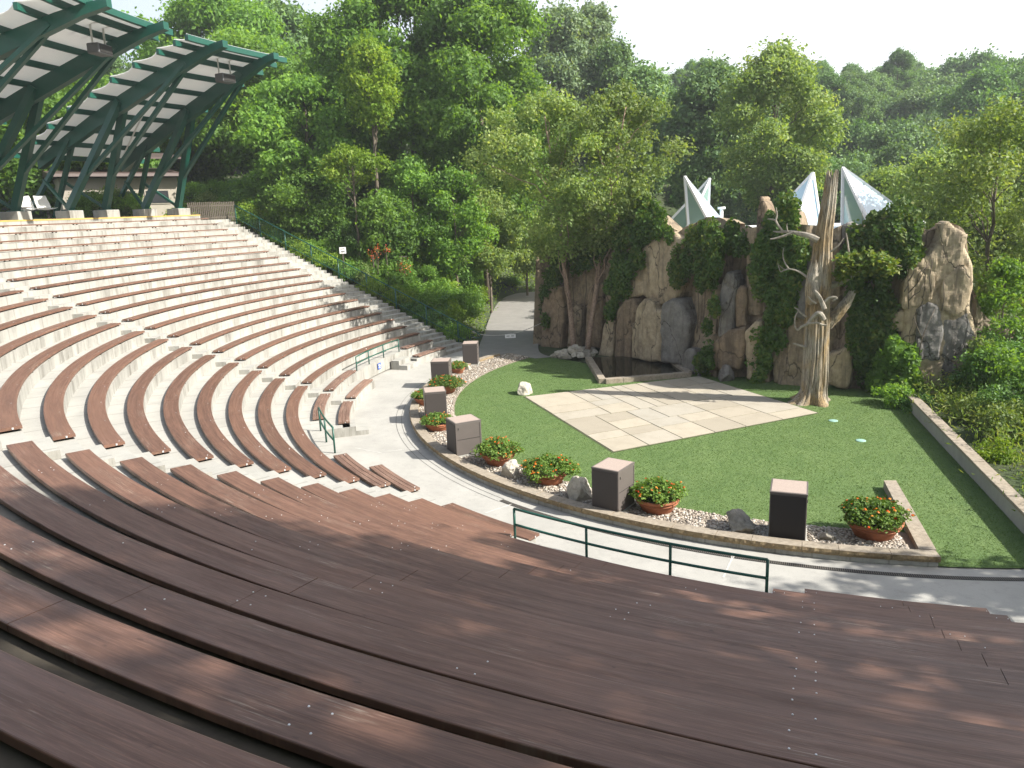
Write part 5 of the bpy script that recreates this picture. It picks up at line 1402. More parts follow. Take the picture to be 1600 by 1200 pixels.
# ------------------------------------------------------------------ dead tree
DT = np.array([0.43, -3.10]); vd = DT-CAM[:2]; vd /= np.linalg.norm(vd); pd = np.array([-vd[1], vd[0]])
def dt(u, v, dep=0.0):
    c0 = DT+vd*dep
    return atplane((1180+u/3.2417, 270+v/3.2417), c0, c0+pd)
dtr = empty('dead_tree', (DT[0], DT[1], .03)); tag(dtr, 'tall bare dead tree trunk with broken limbs standing on turf before the cliff', 'dead tree')
di = Matrix.Translation(dtr.location).inverted()
def bole(name, pts, rad, n=28, seed=0, rough=1.0, flare=0.0, jag=0.0, seg=8):
    pts = [np.array(p) for p in pts]; V = []; F = []; P = []; Rd = []
    for i in range(len(pts)-1):
        for k in range(seg):
            t = k/seg; p0, p1, p2, p3 = pts[max(i-1, 0)], pts[i], pts[i+1], pts[min(i+2, len(pts)-1)]
            P.append(.5*((2*p1)+(-p0+p2)*t+(2*p0-5*p1+4*p2-p3)*t*t+(-p0+3*p1-3*p2+p3)*t**3)); Rd.append(rad[i]+(rad[i+1]-rad[i])*t)
    P.append(pts[-1]); Rd.append(rad[-1]); ref = None
    m_ = len(P)
    for i, p in enumerate(P):
        d = Vector(P[min(i+1, m_-1)]-P[max(i-1, 0)]).normalized()
        ref = (ref-d*ref.dot(d)).normalized() if ref is not None else d.orthogonal().normalized(); b_ = d.cross(ref)
        for j in range(n):
            a = 2*PI*j/n; t = i/(m_-1)
            k_ = 1+rough*(.10*mnoise.noise(Vector((math.cos(a)*1.6, math.sin(a)*1.6, t*3+seed)))+.07*mnoise.noise(Vector((math.cos(a)*5, math.sin(a)*5, t*2.2+seed)))+.03*mnoise.noise(Vector((math.cos(a)*11, math.sin(a)*11, t*9+seed))))
            k_ -= rough*.13*max(0, 1-abs(mnoise.noise(Vector((math.cos(a)*3.2, math.sin(a)*3.2, t*1.1+seed+5))))*7)+rough*.06*max(0, 1-abs(mnoise.noise(Vector((math.cos(a)*7, math.sin(a)*7, t*2.6+seed+9))))*6)
            if flare: k_ += flare*max(0, 1-t*9)**1.6*(1+.75*math.sin(a*4+1.0)+.3*math.sin(a*7))
            q = Vector(p)+(ref*math.cos(a)+b_*math.sin(a))*Rd[i]*k_
            if jag and i == m_-1: q += d*jag*random.uniform(-.6, 1.0)
            V.append(q)
    for i in range(m_-1):
        for j in range(n): a, c_ = i*n+j, i*n+(j+1) % n; F.append((a, c_, c_+n, a+n))
    mb = MB(); o0_ = mb.add(V, F); ctr = mb.add([P[-1]-np.array([0, 0, jag*.8])], [])
    for j in range(n): mb.f.append([(m_-1)*n+j, (m_-1)*n+(j+1) % n, ctr]); mb.m.append(0); mb.lv.append(.5)
    o = mb.build(name, M['dead_branch' if name == 'branch' else 'dead_wood'], None, False); o.data.transform(di); o.parent = dtr; return o
px2m = 32.1/FPX/3.2417
bole('trunk', [dt(285, 1175), dt(298, 1080), dt(306, 980), dt(313, 800), dt(318, 640), dt(334, 500), dt(345, 330), dt(368, 170), dt(388, 20)],
     [x*px2m*.84 for x in (78, 72, 70, 67, 64, 58, 49, 42, 31)], 88, 1, 1.0, 0.75, .30)
B = lambda uv, r, seed, dep=0.0, name='branch', rough=.7, n=9, jag=0.0: bole(name, [dt(u, v, dep+k*0.0) for k, (u, v) in enumerate(uv)], [x*px2m*(.62 if name == 'branch' else 1) for x in r], n, seed, rough*(1.6 if name == 'branch' else 1), 0, jag, 5)
B([(300, 660), (288, 580), (292, 520), (298, 468)], (36, 32, 28, 18), 2, -.35, 'broken_limb', 1.0, 18, .28)
B([(320, 340), (270, 318), (220, 306), (170, 298), (120, 300), (90, 296)], (30, 24, 17, 11, 8, 3), 3, -.3)
B([(140, 297), (118, 268), (100, 240), (62, 234)], (10, 9, 8, 4), 4, -.3)
B([(102, 246), (110, 215), (106, 175)], (8, 6, 2), 5, -.3)
B([(190, 302), (150, 318), (112, 330), (76, 336)], (10, 9, 8, 5), 6, -.45)
B([(165, 300), (160, 270), (163, 255)], (5, 3, 1.5), 26, -.35)
B([(275, 540), (235, 508), (205, 494), (172, 487), (145, 494), (128, 500), (114, 458)], (9, 8, 7, 6, 5, 4, 2), 7, -.4)
B([(172, 487), (150, 455), (140, 415), (146, 380)], (6, 5, 4, 1.5), 8, -.4)
B([(150, 492), (132, 478), (122, 468)], (4, 3, 2), 27, -.4)
B([(260, 730), (228, 708), (212, 690), (198, 682)], (9, 7, 5, 3), 9, -.4)
B([(260, 885), (225, 874), (190, 864)], (11, 8, 5), 10, -.3)
B([(350, 745), (325, 712), (290, 735), (262, 768), (235, 780), (214, 796), (200, 770), (205, 725), (222, 694)], (18, 20, 15, 12, 10, 8, 6, 5, 3), 11, -.75)
B([(262, 766), (310, 760), (340, 770), (362, 772)], (10, 9, 8, 4), 12, -.8)
B([(350, 690), (330, 640), (308, 606), (300, 600)], (20, 18, 13, 6), 13, -.7, 'branch', 1.0)
B([(310, 662), (288, 648), (268, 626)], (7, 6, 3), 14, -.75)
B([(350, 655), (380, 632), (412, 633), (392, 650)], (14, 11, 9, 6), 15, -.6)
B([(355, 575), (410, 562), (470, 532), (540, 490), (620, 462), (690, 466), (745, 474)], (34, 28, 22, 16, 11, 7, 3), 16, .2)
B([(660, 465), (690, 455), (720, 426)], (7, 5, 2), 17, .2)
B([(360, 770), (410, 720), (455, 665), (488, 612)], (32, 29, 25, 17), 18, .35, 'broken_limb', 1.0, 16, .22)
B([(440, 470), (472, 430), (470, 370), (460, 305)], (9, 8, 7, 4), 20, .25)
B([(375, 405), (420, 370), (448, 330)], (9, 6, 3), 21, -.2)
# creeper on the long right branch
rs = random.Random(77); C = []; Nn = []
for k in range(120):
    u = rs.uniform(430, 690); v = 470-45*math.sin(PI*(u-415)/290)+rs.uniform(-4, 62)*(1-.3*(u-430)/260)
    c0 = dt(u, v, rs.uniform(-.35, .45)); m_ = 26; d = rng.normal(size=(m_, 3))*.13; C.append(c0+d); Nn.append(np.array([0, 0, .8])+.7*rng.normal(size=(m_, 3)))
C = np.concatenate(C); Nn = np.concatenate(Nn); base = np.array(dt(520, 500)); r = empty('ivy', tuple(base)); tag(r, 'olive creeper cushion lying along the long right branch of the dead tree', 'ivy')
link(bpy.data.objects.new('foliage', leaf_mesh('foliage', C-base, Nn, .10*rng.uniform(.6, 1.3, len(C)), [M['lf_ivy']], np.clip(rng.normal(.75, .2, len(C)), 0, 1), .7, .2)), r)

# ------------------------------------------------------------------ glass roofed building
bld = empty('glass_roofed_building', (-2.0, 9.0, 0)); tag(bld, 'white building behind the cliff with pointed glass skylights rising above the rock', 'building')
bi = Matrix.Translation(bld.location).inverted()
def local(o, inv, parent): o.data.transform(inv); o.parent = parent; return o
c_ = [atdist((p, 350), dd) for p, dd in ((1044, 40.6), (1440, 40.6), (1440, 49), (1044, 49))]
mb = MB(); mb.hexa([(p[0], p[1], -.2) for p in c_]+[(p[0], p[1], 6.35) for p in c_]); local(recalc(mb.build('wall', M['white_frame'])), bi, bld)
ctr = sum(c_)/4; c2 = [ctr+(p-ctr)*1.03 for p in c_]
mb = MB(); mb.hexa([(p[0], p[1], 6.36) for p in c2]+[(p[0], p[1], 6.58) for p in c2]); local(recalc(mb.build('roof', M['white_frame'])), bi, bld)
def skylight(apex, basepts, label, dark=()):
    A = atdist(*apex); P = [atdist(*b_) for b_ in basepts]
    P = [np.array([p[0], p[1], min(p[2], 6.62)]) if p[2] < 7.3 else p for p in P]
    mb = MB()
    n_ = len(P); cen = (sum(P)+A)/(n_+1)
    fr_ = MB()
    for k in range(n_): fr_.beam(A, P[k], .13, .13); fr_.beam(P[k], P[(k+1) % n_], .12, .12)
    frame = local(recalc(fr_.build('skylight', M['white_frame'])), bi, bld); frame['label'] = label
    for k in range(n_):
        pm = MB(); T = [A, P[k], P[(k+1) % n_]]; c0 = sum(T)/3; nrm_ = np.cross(T[1]-T[0], T[2]-T[0]); nrm_ /= np.linalg.norm(nrm_)
        if nrm_@(c0-cen) < 0: nrm_ = -nrm_
        I = [p+(c0-p)*.03-nrm_*.01 for p in T]; pm.add(I+[p-nrm_*.03 for p in I], [(0, 1, 2), (5, 4, 3), (0, 3, 4, 1), (1, 4, 5, 2), (2, 5, 3, 0)])
        local(recalc(pm.build('pane', M['glass_shaded' if k in dark else 'glass'])), bi, frame)
    return frame
skylight(((1317, 262), 41.6), [((1316, 352), 41.0), ((1362, 338), 39.8), ((1400, 322), 42.0), ((1345, 345), 44.5)], 'right glass point, upright edge on its left', (0,))
skylight(((1070, 276), 42.0), [((1076, 356), 41.4), ((1116, 352), 40.6), ((1140, 345), 42.0), ((1090, 345), 44.0)], 'left glass point leaning right', (0, 3))
skylight(((1109, 279), 45.0), [((1106, 345), 45.6), ((1072, 356), 44.0), ((1034, 340), 45.0), ((1080, 340), 47.0)], 'crossed glass point leaning left', (0, 1))
skylight(((1270, 270), 44.5), [((1282, 352), 44.0), ((1240, 354), 42.6), ((1218, 326), 44.6), ((1262, 345), 47.0)], 'middle glass point left of the dead tree')
mb = MB(); p = atdist((1127, 345), 43.0); mb.lathe([(.09, 6.5-9), (.09, p[2]+.45)], 12, 0, (p[0], p[1], 0)); mb = MB()
mb.tube([(p[0], p[1], 6.5), (p[0], p[1], p[2]+.6)], .09, 10); mb.tube([(p[0], p[1], p[2]+.6), (p[0], p[1], p[2]+.72)], .2, 10); local(mb.build('roof_vent', M['white_frame'], None, True), bi, bld)

# ------------------------------------------------------------------ steel canopies
GZ = tz(22)+0.36
def canopy(th_a, th_b, label, idx):
    root = empty('steel_canopy', pol(41.0, (th_a+th_b)/2, GZ)); tag(root, label, 'canopy', 'green steel canopies above the seating')
    inv = Matrix.Translation(root.location).inverted()
    def put(mb, name, m_): return local(recalc(mb.build(name, m_)), inv, root)
    prof = [(44.2, 12.05), (42.0, 13.05), (39.5, 14.15), (37.0, 15.12), (34.5, 16.0), (32.0, 16.72), (30.8, 17.0), (29.7, 17.18)]
    dep = [.62, .72, .82, .86, .78, .60, .44, .34]
    for th in (th_a, th_b):
        er = np.array([math.cos(th), math.sin(th), 0]); et = np.array([-math.sin(th), math.cos(th), 0])
        P3 = lambda R, off, z: er*R+et*off+np.array([0, 0, z])
        mb = MB(); V = []; w_ = .20
        for (R_, z), d_ in zip(prof, dep):
            V += [P3(R_, -w_, z-d_), P3(R_, w_, z-d_), P3(R_, w_, z), P3(R_, -w_, z)]
        F = [(3, 2, 1, 0)]; k = len(prof)
        for q in range(k-1):
            for e in range(4): i0 = 4*q+e; i1 = 4*q+(e+1) % 4; F.append((i0, i1, i1+4, i0+4))
        F.append((4*k-4, 4*k-3, 4*k-2, 4*k-1)); mb.add(V, F); put(mb, 'beam', M['green'])
        node = P3(37.2, 0, 14.75)
        for sg in (-1, 1):
            foot = P3(41.0, sg*1.30, GZ+.52)
            mb = MB(); mb.beam(foot, node+et*sg*.18, .33, .38, er); put(mb, 'leg', M['green'])
            mb = MB(); mb.box((0, 0, 0), (.01, .01, .01)); mb = MB()
            bc = P3(41.0, sg*1.30, GZ+.20); mb.box(bc, (1.15, .95, .52), th); o = put(mb, 'footing', M['concrete']); bevel(o, .03)
            mb = MB(); mb.box(P3(41.0, sg*1.30, GZ+.49), (.62, .5, .05), th); put(mb, 'base_plate', M['green'])
            low = foot+(node-foot)*.30
            mb = MB(); mb.beam(low+et*sg*.02, P3(32.3, sg*.12, 16.3), .19, .22, et); put(mb, 'strut', M['green'])
            rf = P3(45.0, sg*1.0, GZ); mb = MB(); mb.beam(rf, P3(41.4, sg*.12, 13.0), .22, .24, er); put(mb, 'rear_leg', M['green'])
            mb = MB(); mb.beam(foot+np.array([0, 0, .05]), P3(43.4, sg*.62, GZ+2.3), .15, .15); put(mb, 'brace', M['green'])
    # purlins and roof sheets
    def at_prof(s):
        f = s*(len(prof)-1.9); i = int(f); f -= i
        return prof[i][0]+(prof[i+1][0]-prof[i][0])*f, prof[i][1]+(prof[i+1][1]-prof[i][1])*f
    over = 1.75
    NPU = 10
    for k in range(NPU):
        R_, z = at_prof(k/(NPU-1)); mb = MB(); V = []
        t0, t1 = th_a-over/R_, th_b+over/R_
        n_ = 10; w_ = .085 if k < NPU-1 else .11
        for q in range(n_+1):
            th = t0+(t1-t0)*q/n_
            V += [pol(R_+w_, th, z-.04), pol(R_-w_, th, z-.04), pol(R_-w_, th, z+.24), pol(R_+w_, th, z+.24)]
        F = [(0, 1, 2, 3), (4*n_+3, 4*n_+2, 4*n_+1, 4*n_)]
        for q in range(n_):
            for e in range(4): i0 = 4*q+e; i1 = 4*q+(e+1) % 4; F.append((i0, i1, i1+4, i0+4))
        mb.add(V, F); put(mb, 'purlin', M['green'])
    for k in range(NPU-1):
        V = []; F = []; n_ = 14; m_ = 6
        for q in range(n_+1):
            for e in range(m_+1):
                s = (k+e/m_)/(NPU-1); R_, z = at_prof(s); th = th_a-over/R_+(th_b-th_a+2*over/R_)*q/n_
                sag = 0.10*math.sin(PI*e/m_)*(1.0 if q in (0, n_) else .45)
                inset = (over*.55*math.sin(PI*e/m_)*.5)/R_ if q in (0, n_) else 0
                th += inset*(1 if q == 0 else -1)
                V.append(pol(R_, th, z+.245+.02-sag*.4))
        for q in range(n_):
            for e in range(m_): i0 = q*(m_+1)+e; F.append((i0, i0+1, i0+m_+2, i0+m_+1))
        nv = len(V); V2 = [(v[0], v[1], v[2]+.03) for v in V]; F2 = [tuple(i+nv for i in f[::-1]) for f in F]
        rim = [(q*(m_+1)) for q in range(n_+1)]
        mb = MB(); mb.add(V+V2, F+F2); o = put(mb, 'roof_sheet', M['roof_white'])
    # thin turnbuckle rod
    mb = MB(); er = np.array([math.cos(th_a+.06), math.sin(th_a+.06), 0])
    mb.tube([er*38.5+np.array([0, 0, 14.6]), er*41.0+np.array([0, 0, 12.0])], .045, 8); put(mb, 'tie_rod', M['sign_white'])
    return root
canopy(RAD(-173.7), RAD(-166.1), 'far green steel canopy with white roof sheets, its tip against the trees', 0)
canopy(RAD(-157.5), RAD(-149.4), 'nearer green steel canopy cut off by the left edge of the photo', 1)
def hung_speaker(px, R_, z, th, label):
    p = np.array(pol(R_, th, z)); r = empty('hanging_speaker', tuple(p), th); tag(r, label, 'loudspeaker', 'speakers hung under the canopies')
    mb = MB(); mb.box((0, 0, -.16), (.62, 1.0, .46)); o = mb.build('body', M['speaker_grey'], r); bevel(o, .06)
    mb = MB(); mb.box((-.325, 0, -.16), (.02, .86, .34)); bevel(mb.build('grille', M['dark_steel'], r), .005)
    for sg in (-1, 1):
        mb = MB(); mb.box((0, sg*.44, .42), (.09, .025, .95)); mb.build('hanger', M['roof_white'], r)
    mb = MB(); mb.box((0.1, .44, .9), (1.3, .07, .07)); mb.box((.1, -.44, .9), (1.3, .07, .07)); mb.build('bracket', M['roof_white'], r)
hung_speaker(None, 32.3, 16.05, RAD(-171.0), 'grey speaker hung under the far canopy near its tip')
hung_speaker(None, 32.3, 16.05, RAD(-154.9), 'grey speaker hung under the nearer canopy near the left photo edge')

# ------------------------------------------------------------------ things on the concourse
def white_chair(px, R_, label, rz):
    q = ray(px); th = None
    a = q[0]**2+q[1]**2; b_ = q[0]*CAM[0]+q[1]*CAM[1]; c0 = CAM[0]**2+CAM[1]**2-R_*R_; t = (-b_+math.sqrt(b_*b_-a*c0))/a; p = CAM+q*t
    r = empty('shell_chair', (p[0], p[1], GZ), rz); r.scale = (1.5, 1.5, 1.25); tag(r, label, 'chair', 'white chairs at the top of the seating')
    mb = MB(); n_, m_ = 12, 8; V = []; F = []
    for i in range(n_+1):
        t = i/n_
        for j in range(m_+1):
            u = j/m_*2-1
            if t < .5: x = .42-.8*t; z = .48-.04*math.sin(PI*t*2)
            else: x = .02-.16*(t-.5)*2; z = .46+.62*(t-.5)*2
            wd = .33*(1-.25*max(0, t-.75)*4*.6); y = u*wd
            V.append((x+.06*u*u*(t > .4), y, z+.09*u*u*(1 if t < .5 else .3)))
    for i in range(n_):
        for j in range(m_): i0 = i*(m_+1)+j; F.append((i0, i0+m_+1, i0+m_+2, i0+1))
    nv = len(V); mb.add(V+[(x-.025, y, z-.02) for x, y, z in V], F+[tuple(k+nv for k in f[::-1]) for f in F]); mb.build('shell', M['white_plastic'], r, True)
    mb = MB(); mb.tube([(.2, 0, 0), (.2, 0, .42)], .05, 10); mb.tube([(.2, 0, .0), (.2, 0, .03)], .22, 14); mb.build('pedestal', M['dark_steel'], r)
white_chair((66, 318), 42.6, 'white shell chair behind a small brown table under the nearer canopy', RAD(20))
white_chair((38, 318), 43.0, 'white shell chair half hidden behind a green canopy leg', RAD(10))
p = np.array(pol(41.9, RAD(-161.2), GZ)); r = empty('small_table', tuple(p)); tag(r, 'small brown pedestal table in front of the white shell chair', 'table')
mb = MB(); mb.tube([(0, 0, .66), (0, 0, .71)], .42, 20); mb.build('tabletop', M['brown_roof'], r)
mb = MB(); mb.tube([(0, 0, 0), (0, 0, .66)], .05, 8); mb.tube([(0, 0, 0), (0, 0, .03)], .25, 12); mb.build('pedestal', M['white_frame'], r)
# low house behind
hc = atdist((205, 300), 62); hth = math.atan2(hc[1], hc[0]); h_ = empty('low_house', (hc[0], hc[1], zg1(hc[0], hc[1])), math.atan2(hc[1]-CAM[1], hc[0]-CAM[0])+RAD(12))
tag(h_, 'low cream pavilion with brown roof seen under the far canopy', 'building'); z0 = h_.location.z
mb = MB(); mb.box((2.5, 0.6, 1.2), (5, 7.6, 3.0)); bevel(mb.build('wall', M['cream_wall'], h_), .02)
mb = MB(); mb.hexa([(-.9, -3.6, 2.75), (5.6, -3.6, 2.75), (5.6, 5.0, 2.75), (-.9, 5.0, 2.75), (-.8, -3.6, 2.95), (5.6, -3.6, 3.7), (5.6, 5.0, 3.7), (-.8, 5.0, 2.95)]); recalc(mb.build('roof', M['brown_roof'], h_))
mb = MB(); mb.hexa([(0.0, -3.9, 4.0), (4, -3.9, 4.3), (4, 3.2, 4.3), (0.0, 3.2, 4.0), (.1, -3.9, 4.1), (4, -3.9, 4.7), (4, 3.2, 4.7), (.1, 3.2, 4.1)]); recalc(mb.build('upper_roof', M['brown_roof'], h_))
for y_ in (-1.7, 0.5, 2.8):
    mb = MB(); mb.box((-.02, y_, 1.35), (.08, 1.7, 1.0)); f_ = mb.build('window', M['cream_wall'], h_)
    mb = MB(); mb.box((-.075, y_, 1.35), (.03, 1.5, .85)); mb.build('pane', M['dark_window'], f_)
# slat fence at the head of the outer stairs
def arcpt(px, R_):
    q = ray(px); a = q[0]**2+q[1]**2; b_ = q[0]*CAM[0]+q[1]*CAM[1]; c0 = CAM[0]**2+CAM[1]**2-R_*R_; return CAM+q*((-b_+math.sqrt(b_*b_-a*c0))/a)
f0, f1 = arcpt((296, 340), 40.9), arcpt((368, 345), 40.0); fm = arcpt((330, 345), 40.3)
fr_ = empty('slat_fence', (f1[0], f1[1], tz(22)-.1)); tag(fr_, 'weathered upright slat fence at the head of the outer stairs', 'fence'); fi = Matrix.Translation(fr_.location).inverted()
mb = MB()
for A2, B2 in ((f0, fm), (fm, f1)):
    n_ = int(np.linalg.norm((B2-A2)[:2])/.125)
    for k in range(n_+1):
        p = A2+(B2-A2)*k/n_; mb.box((p[0], p[1], tz(22)+.55), (.025, .085, 1.3+random.uniform(-.03, .03)), math.atan2((B2-A2)[1], (B2-A2)[0])+PI/2)
local(mb.build('slat_panel', M['fence_wood']), fi, fr_)
mb = MB()
for zz in (tz(22)+.15, tz(22)+.95):
    for A2, B2 in ((f0, fm), (fm, f1)): mb.beam((A2[0], A2[1]+.06, zz), (B2[0], B2[1]+.06, zz), .05, .09)
local(mb.build('cross_rail', M['fence_wood']), fi, fr_)

# ------------------------------------------------------------------ railings
def railing(angs, R_, z, label, h=1.02):
    mid = angs[len(angs)//2]; r = empty('guard_rail', pol(R_, mid, z)); tag(r, label, 'railing', 'green railings of the platforms'); inv = Matrix.Translation(r.location).inverted()
    for a in angs:
        mb = MB(); mb.tube([pol(R_, a, z-.02), pol(R_, a, z+h)], .030, 10); local(mb.build('post', M['rail'], None, True), inv, r)
    n_ = 16; P = lambda zz: [pol(R_, angs[0]+(angs[-1]-angs[0])*k/n_, zz) for k in range(n_+1)]
    for nm, zz in (('top_rail', z+h), ('mid_rail', z+h*.50)):
        mb = MB(); mb.tube(P(zz), .030, 10); local(mb.build(nm, M['rail'], None, True), inv, r)
railing([RAD(a) for a in (-95.2, -90.1, -85.1, -80.1)], 21.32, tz(2), 'dark green pipe railing on the near platform, in front of the shaded benches', .76)
railing([RAD(a) for a in (-168.6, -164.1, -159.5, -155.2)], 21.28, tz(2), 'green pipe railing along the far platform above the blue sign', .68)
railing([RAD(a) for a in (-127.2, -123.2, -119.6)], 21.4, tz(2), 'short green pipe railing at the middle block platform', .85)
# long pickets rail down the outer stairs
def stair_line(R_, z): 
    A = RAD(-176.62); t_ = np.array([math.cos(A), math.sin(A)]); n_ = np.array([t_[1], -t_[0]]); n_ = n_ if n_[1] > 0 else -n_
    p = t_*R_+n_*(STAIR_W+.07); return np.array([p[0], p[1], z])
sr = empty('stair_rail', tuple(stair_line(20.3, 0))); tag(sr, 'long green picket handrail running down the outer stairs', 'railing'); si = Matrix.Translation(sr.location).inverted()
zr = lambda R_: tz(1)-DH/2+(R_-R1)/DR*DH+.15
mb = MB(); mb.tube([stair_line(R_, zr(R_)+1.0) for R_ in np.linspace(19.75, 39.3, 30)], .035, 8); local(mb.build('top_rail', M['rail'], None, True), si, sr)
mb = MB(); mb.tube([stair_line(R_, zr(R_)+.12) for R_ in np.linspace(19.9, 39.3, 30)], .025, 8); local(mb.build('bottom_rail', M['rail'], None, True), si, sr)
for R_ in np.arange(20.9, 39.5, 2.3):
    mb = MB(); mb.tube([stair_line(R_, zr(R_)-.6), stair_line(R_, zr(R_)+1.0)], .045, 8); local(mb.build('post', M['rail'], None, True), si, sr)
mb = MB()
for R_ in np.arange(20.0, 39.3, .16): mb.tube([stair_line(R_, zr(R_)+.12), stair_line(R_, zr(R_)+1.0)], .006, 4, 0, False)
local(mb.build('picket_infill', M['rail']), si, sr)
e = stair_line(19.75, zr(19.75)+1.0)
mb = MB(); mb.tube([e, e+np.array([.45, -.02, -.2]), e+np.array([.52, -.02, -.36]), e+np.array([.25, -.02, -.42]), e+np.array([-.25, 0, -.35]), e+np.array([-.3, 0, -.9])], .032, 8); local(mb.build('end_loop', M['rail'], None, True), si, sr)
# rope across the path with its sign
ra = e+np.array([.45, -.02, -.2]); rb = atplane((845, 505), (-15.6, 2.6), (-14.5, 2.6))
rp = empty('rope_barrier', tuple((ra+rb)/2)); tag(rp, 'pale rope strung across the path from handrail to cliff', 'rope'); ri = Matrix.Translation(rp.location).inverted()
sgp = None; pts = []
for k in range(17):
    t = k/16; p = ra+(rb-ra)*t; p[2] -= .30*4*t*(1-t); pts.append(p)
mb = MB(); mb.tube(pts, .018, 6); local(mb.build('rope', M['rope'], None, True), ri, rp)
def print_bar(parent, x, z, w_, h_, mtl):
    mb = MB(); mb.box((x, -.0125, z), (w_, .003, h_)); mb.build('print', mtl, parent)
def plaque(name, label, p, w_, h_, rz, mtl, lines, tm, cat='sign', tilt=0):
    r = empty(name, tuple(p), rz); tag(r, label, cat)
    mb = MB(); mb.box((0, 0, 0), (w_, .02, h_)); bevel(mb.build('plate', mtl, r), .004)
    for q in lines: print_bar(r, *q, tm)
    return r
face = lambda p: math.atan2(CAM[1]-p[1], CAM[0]-p[0])+PI/2
p = pts[8]+np.array([0, 0, -.13]); plaque('rope_sign', 'small white sign hanging from the rope across the path', p, .62, .22, face(p), M['sign_white'], [(-.14, .01, .19, .035), (.13, .01, .16, .035)], M['sign_black'])
# blue sign on the platform wall
a_ = kang; q = None
pb = None
for R_ in (21.17,):
    pb = arcpt((592, 572), R_)
th = math.atan2(pb[1], pb[0])
plaque('blue_sign', 'small blue sign with white writing on the concrete platform wall', pb-np.array([math.cos(th), math.sin(th), 0])*.03, .36, .30, th-PI/2, M['sign_blue'], [(-.02, .075, .22, .045), (.02, 0, .20, .04), (-.01, -.075, .2, .045)], M['sign_white'])
# arrow sign on post, wooden T post
def post_at(px_bottom, px_top, dist):
    top = atdist(px_top, dist); z0 = zg1(top[0], top[1]); return top, z0
top, z0 = post_at((535, 410), (535, 386), 52.0)
r = empty('arrow_sign', (top[0], top[1], z0), face(top)); tag(r, 'small white sign with black arrow on a post above the stair handrail', 'sign')
H_ = top[2]-z0; mb = MB(); mb.box((0, .04, (H_-.1)/2), (.09, .06, H_-.1+.2)); mb.build('post', M['fence_wood'], r)
mb = MB(); mb.box((0, 0, H_-.22), (.42, .02, .42)); bevel(mb.build('plate', M['sign_white'], r), .004)
print_bar(r, -.02, H_-.12, .26, .05, M['grate'])
mb = MB(); zc = H_-.3; mb.add([(-.13, -.013, zc), (-.03, -.013, zc+.07), (-.03, -.013, zc+.028), (.12, -.013, zc+.028), (.12, -.013, zc-.028), (-.03, -.013, zc-.028), (-.03, -.013, zc-.07)], [(0, 6, 5, 4, 3, 2, 1)]); mb.build('arrow', M['sign_black'], r)
top, z0 = post_at(None, (627, 402), 52.5)
r = empty('wooden_post', (top[0], top[1], z0), face(top)); tag(r, 'grey wooden post with short crosspiece among the shrubs beside red flowers', 'post')
H_ = top[2]-z0; mb = MB(); mb.box((0, 0, H_/2), (.11, .11, H_)); mb.build('upright', M['fence_wood'], r)
mb = MB(); mb.box((.12, 0, H_+.035), (.5, .12, .07)); mb.build('crosspiece', M['fence_wood'], r)
# red flowering plants by it
for k, (px_, py_) in enumerate(((588, 390), (604, 390), (628, 415), (632, 422), (583, 398))):
    p = atdist((px_, py_), 52.0); z0 = zg1(p[0], p[1]); r = empty('flowering_plant', (p[0], p[1], z0)); tag(r, 'red-orange flowering plant among the shrubs above the handrail', 'plant', 'red flowering plants')
    zc = p[2]-z0; n_ = 34; C = rng.normal(size=(n_, 3))*np.array([.2, .2, .2])+np.array([0, 0, zc])
    link(bpy.data.objects.new('blossom', leaf_mesh('blossom', C, rng.normal(size=(n_, 3)), .06, [M['petal_red']])), r)
    mb = MB()
    for q in range(4): mb.tube([(0, 0, 0), (random.uniform(-.1, .1), random.uniform(-.1, .1), zc)], .012, 4)
    mb.build('stem', M['bark'], r)

# ------------------------------------------------------------------ summer haze
mb = MB(); mb.box((-40, 20, 22.0), (900, 900, 52.0)); hz_o = mb.build('haze', None or [])
hm = bpy.data.materials.new('haze'); hm.use_nodes = True; hn = hm.node_tree; hn.nodes.remove(hn.nodes['Principled BSDF'])
pv = hn.nodes.new('ShaderNodeVolumePrincipled'); pv.inputs['Color'].default_value = (0.90, 0.95, 1.0, 1); pv.inputs['Density'].default_value = HAZE; pv.inputs['Anisotropy'].default_value = 0.2
hn.links.new(pv.outputs[0], hn.nodes['Material Output'].inputs['Volume']); hz_o.data.materials.append(hm); tag(hz_o, kind='stuff')
# ------------------------------------------------------------------ light, sky, camera
w = bpy.data.worlds.new('World'); sc.world = w; w.use_nodes = True
nt = w.node_tree; bg = nt.nodes['Background']; sky = nt.nodes.new('ShaderNodeTexSky'); sky.sky_type = 'NISHITA'; sky.sun_disc = False
sky.sun_elevation = SUN_EL; sky.sun_rotation = PI/2-SUN_AZ; sky.air_density = 1.0; sky.dust_density = 4.0; sky.ozone_density = 1.0; sky.altitude = 200
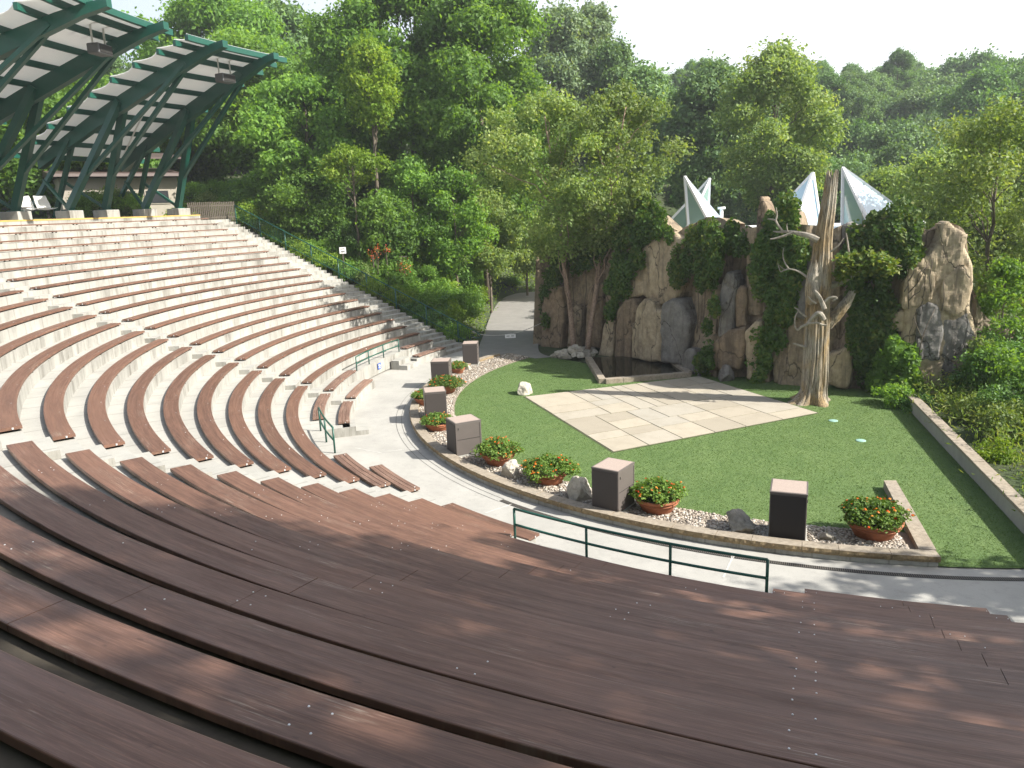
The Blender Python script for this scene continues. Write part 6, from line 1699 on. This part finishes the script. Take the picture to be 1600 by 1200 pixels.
# bright summer haze: whiter towards the sun side
tc = nt.nodes.new('ShaderNodeTexCoord'); dp = nt.nodes.new('ShaderNodeVectorMath'); dp.operation = 'DOT_PRODUCT'
dp.inputs[1].default_value = (math.cos(SUN_EL)*math.cos(SUN_AZ), math.cos(SUN_EL)*math.sin(SUN_AZ), math.sin(SUN_EL))
nt.links.new(tc.outputs['Generated'], dp.inputs[0])
mr = nt.nodes.new('ShaderNodeMapRange'); mr.inputs[1].default_value = -0.55; mr.inputs[2].default_value = 0.25; mr.inputs[3].default_value = 0.30; mr.inputs[4].default_value = 0.85; mr.clamp = True
nt.links.new(dp.outputs['Value'], mr.inputs[0])
sx = nt.nodes.new('ShaderNodeSeparateXYZ'); nt.links.new(tc.outputs['Generated'], sx.inputs[0])
el = nt.nodes.new('ShaderNodeMapRange'); el.inputs[1].default_value = 0.30; el.inputs[2].default_value = 0.75; el.inputs[3].default_value = 1.0; el.inputs[4].default_value = 0.12; el.clamp = True
nt.links.new(sx.outputs[2], el.inputs[0])
mu = nt.nodes.new('ShaderNodeMath'); mu.operation = 'MULTIPLY'; nt.links.new(mr.outputs[0], mu.inputs[0]); nt.links.new(el.outputs[0], mu.inputs[1])
hz = mix(nt, mu.outputs[0], sky.outputs[0], (7.6, 7.8, 8.0))
nt.links.new(hz, bg.inputs[0]); bg.inputs[1].default_value = 0.10
sd = bpy.data.lights.new('sun', 'SUN'); sd.energy = 5.0; sd.angle = RAD(0.5); sd.color = (1.0, 0.952, 0.865)
so = bpy.data.objects.new('sun', sd); COL.objects.link(so)
dvec = Vector((math.cos(SUN_EL)*math.cos(SUN_AZ), math.cos(SUN_EL)*math.sin(SUN_AZ), math.sin(SUN_EL))); so.rotation_euler = dvec.to_track_quat('Z', 'Y').to_euler()
so.location = dvec*60
cd = bpy.data.cameras.new('camera'); co = bpy.data.objects.new('camera', cd); COL.objects.link(co)
cd.sensor_fit = 'HORIZONTAL'; cd.sensor_width = 36; cd.lens = 36*FPX/1600; cd.clip_start = 0.1; cd.clip_end = 1500
mm = Matrix(((C_R[0], C_U[0], -C_F[0], CAM[0]), (C_R[1], C_U[1], -C_F[1], CAM[1]), (C_R[2], C_U[2], -C_F[2], CAM[2]), (0, 0, 0, 1)))
co.matrix_world = mm; sc.camera = co
vs_ = sc.view_settings; vs_.view_transform = 'Standard'; vs_.look = 'None'; vs_.exposure = 1.0; vs_.gamma = 1.0
sc.cycles.max_bounces = 5; sc.cycles.diffuse_bounces = 3; sc.cycles.glossy_bounces = 2; sc.cycles.transmission_bounces = 3; sc.cycles.transparent_max_bounces = 4
sc.cycles.caustics_reflective = False; sc.cycles.caustics_refractive = False
try:
    sc.cycles.use_denoising = True; sc.cycles.denoiser = 'OPENIMAGEDENOISE'; sc.cycles.denoising_input_passes = 'RGB_ALBEDO_NORMAL'; sc.cycles.denoising_prefilter = 'NONE'
except Exception: pass
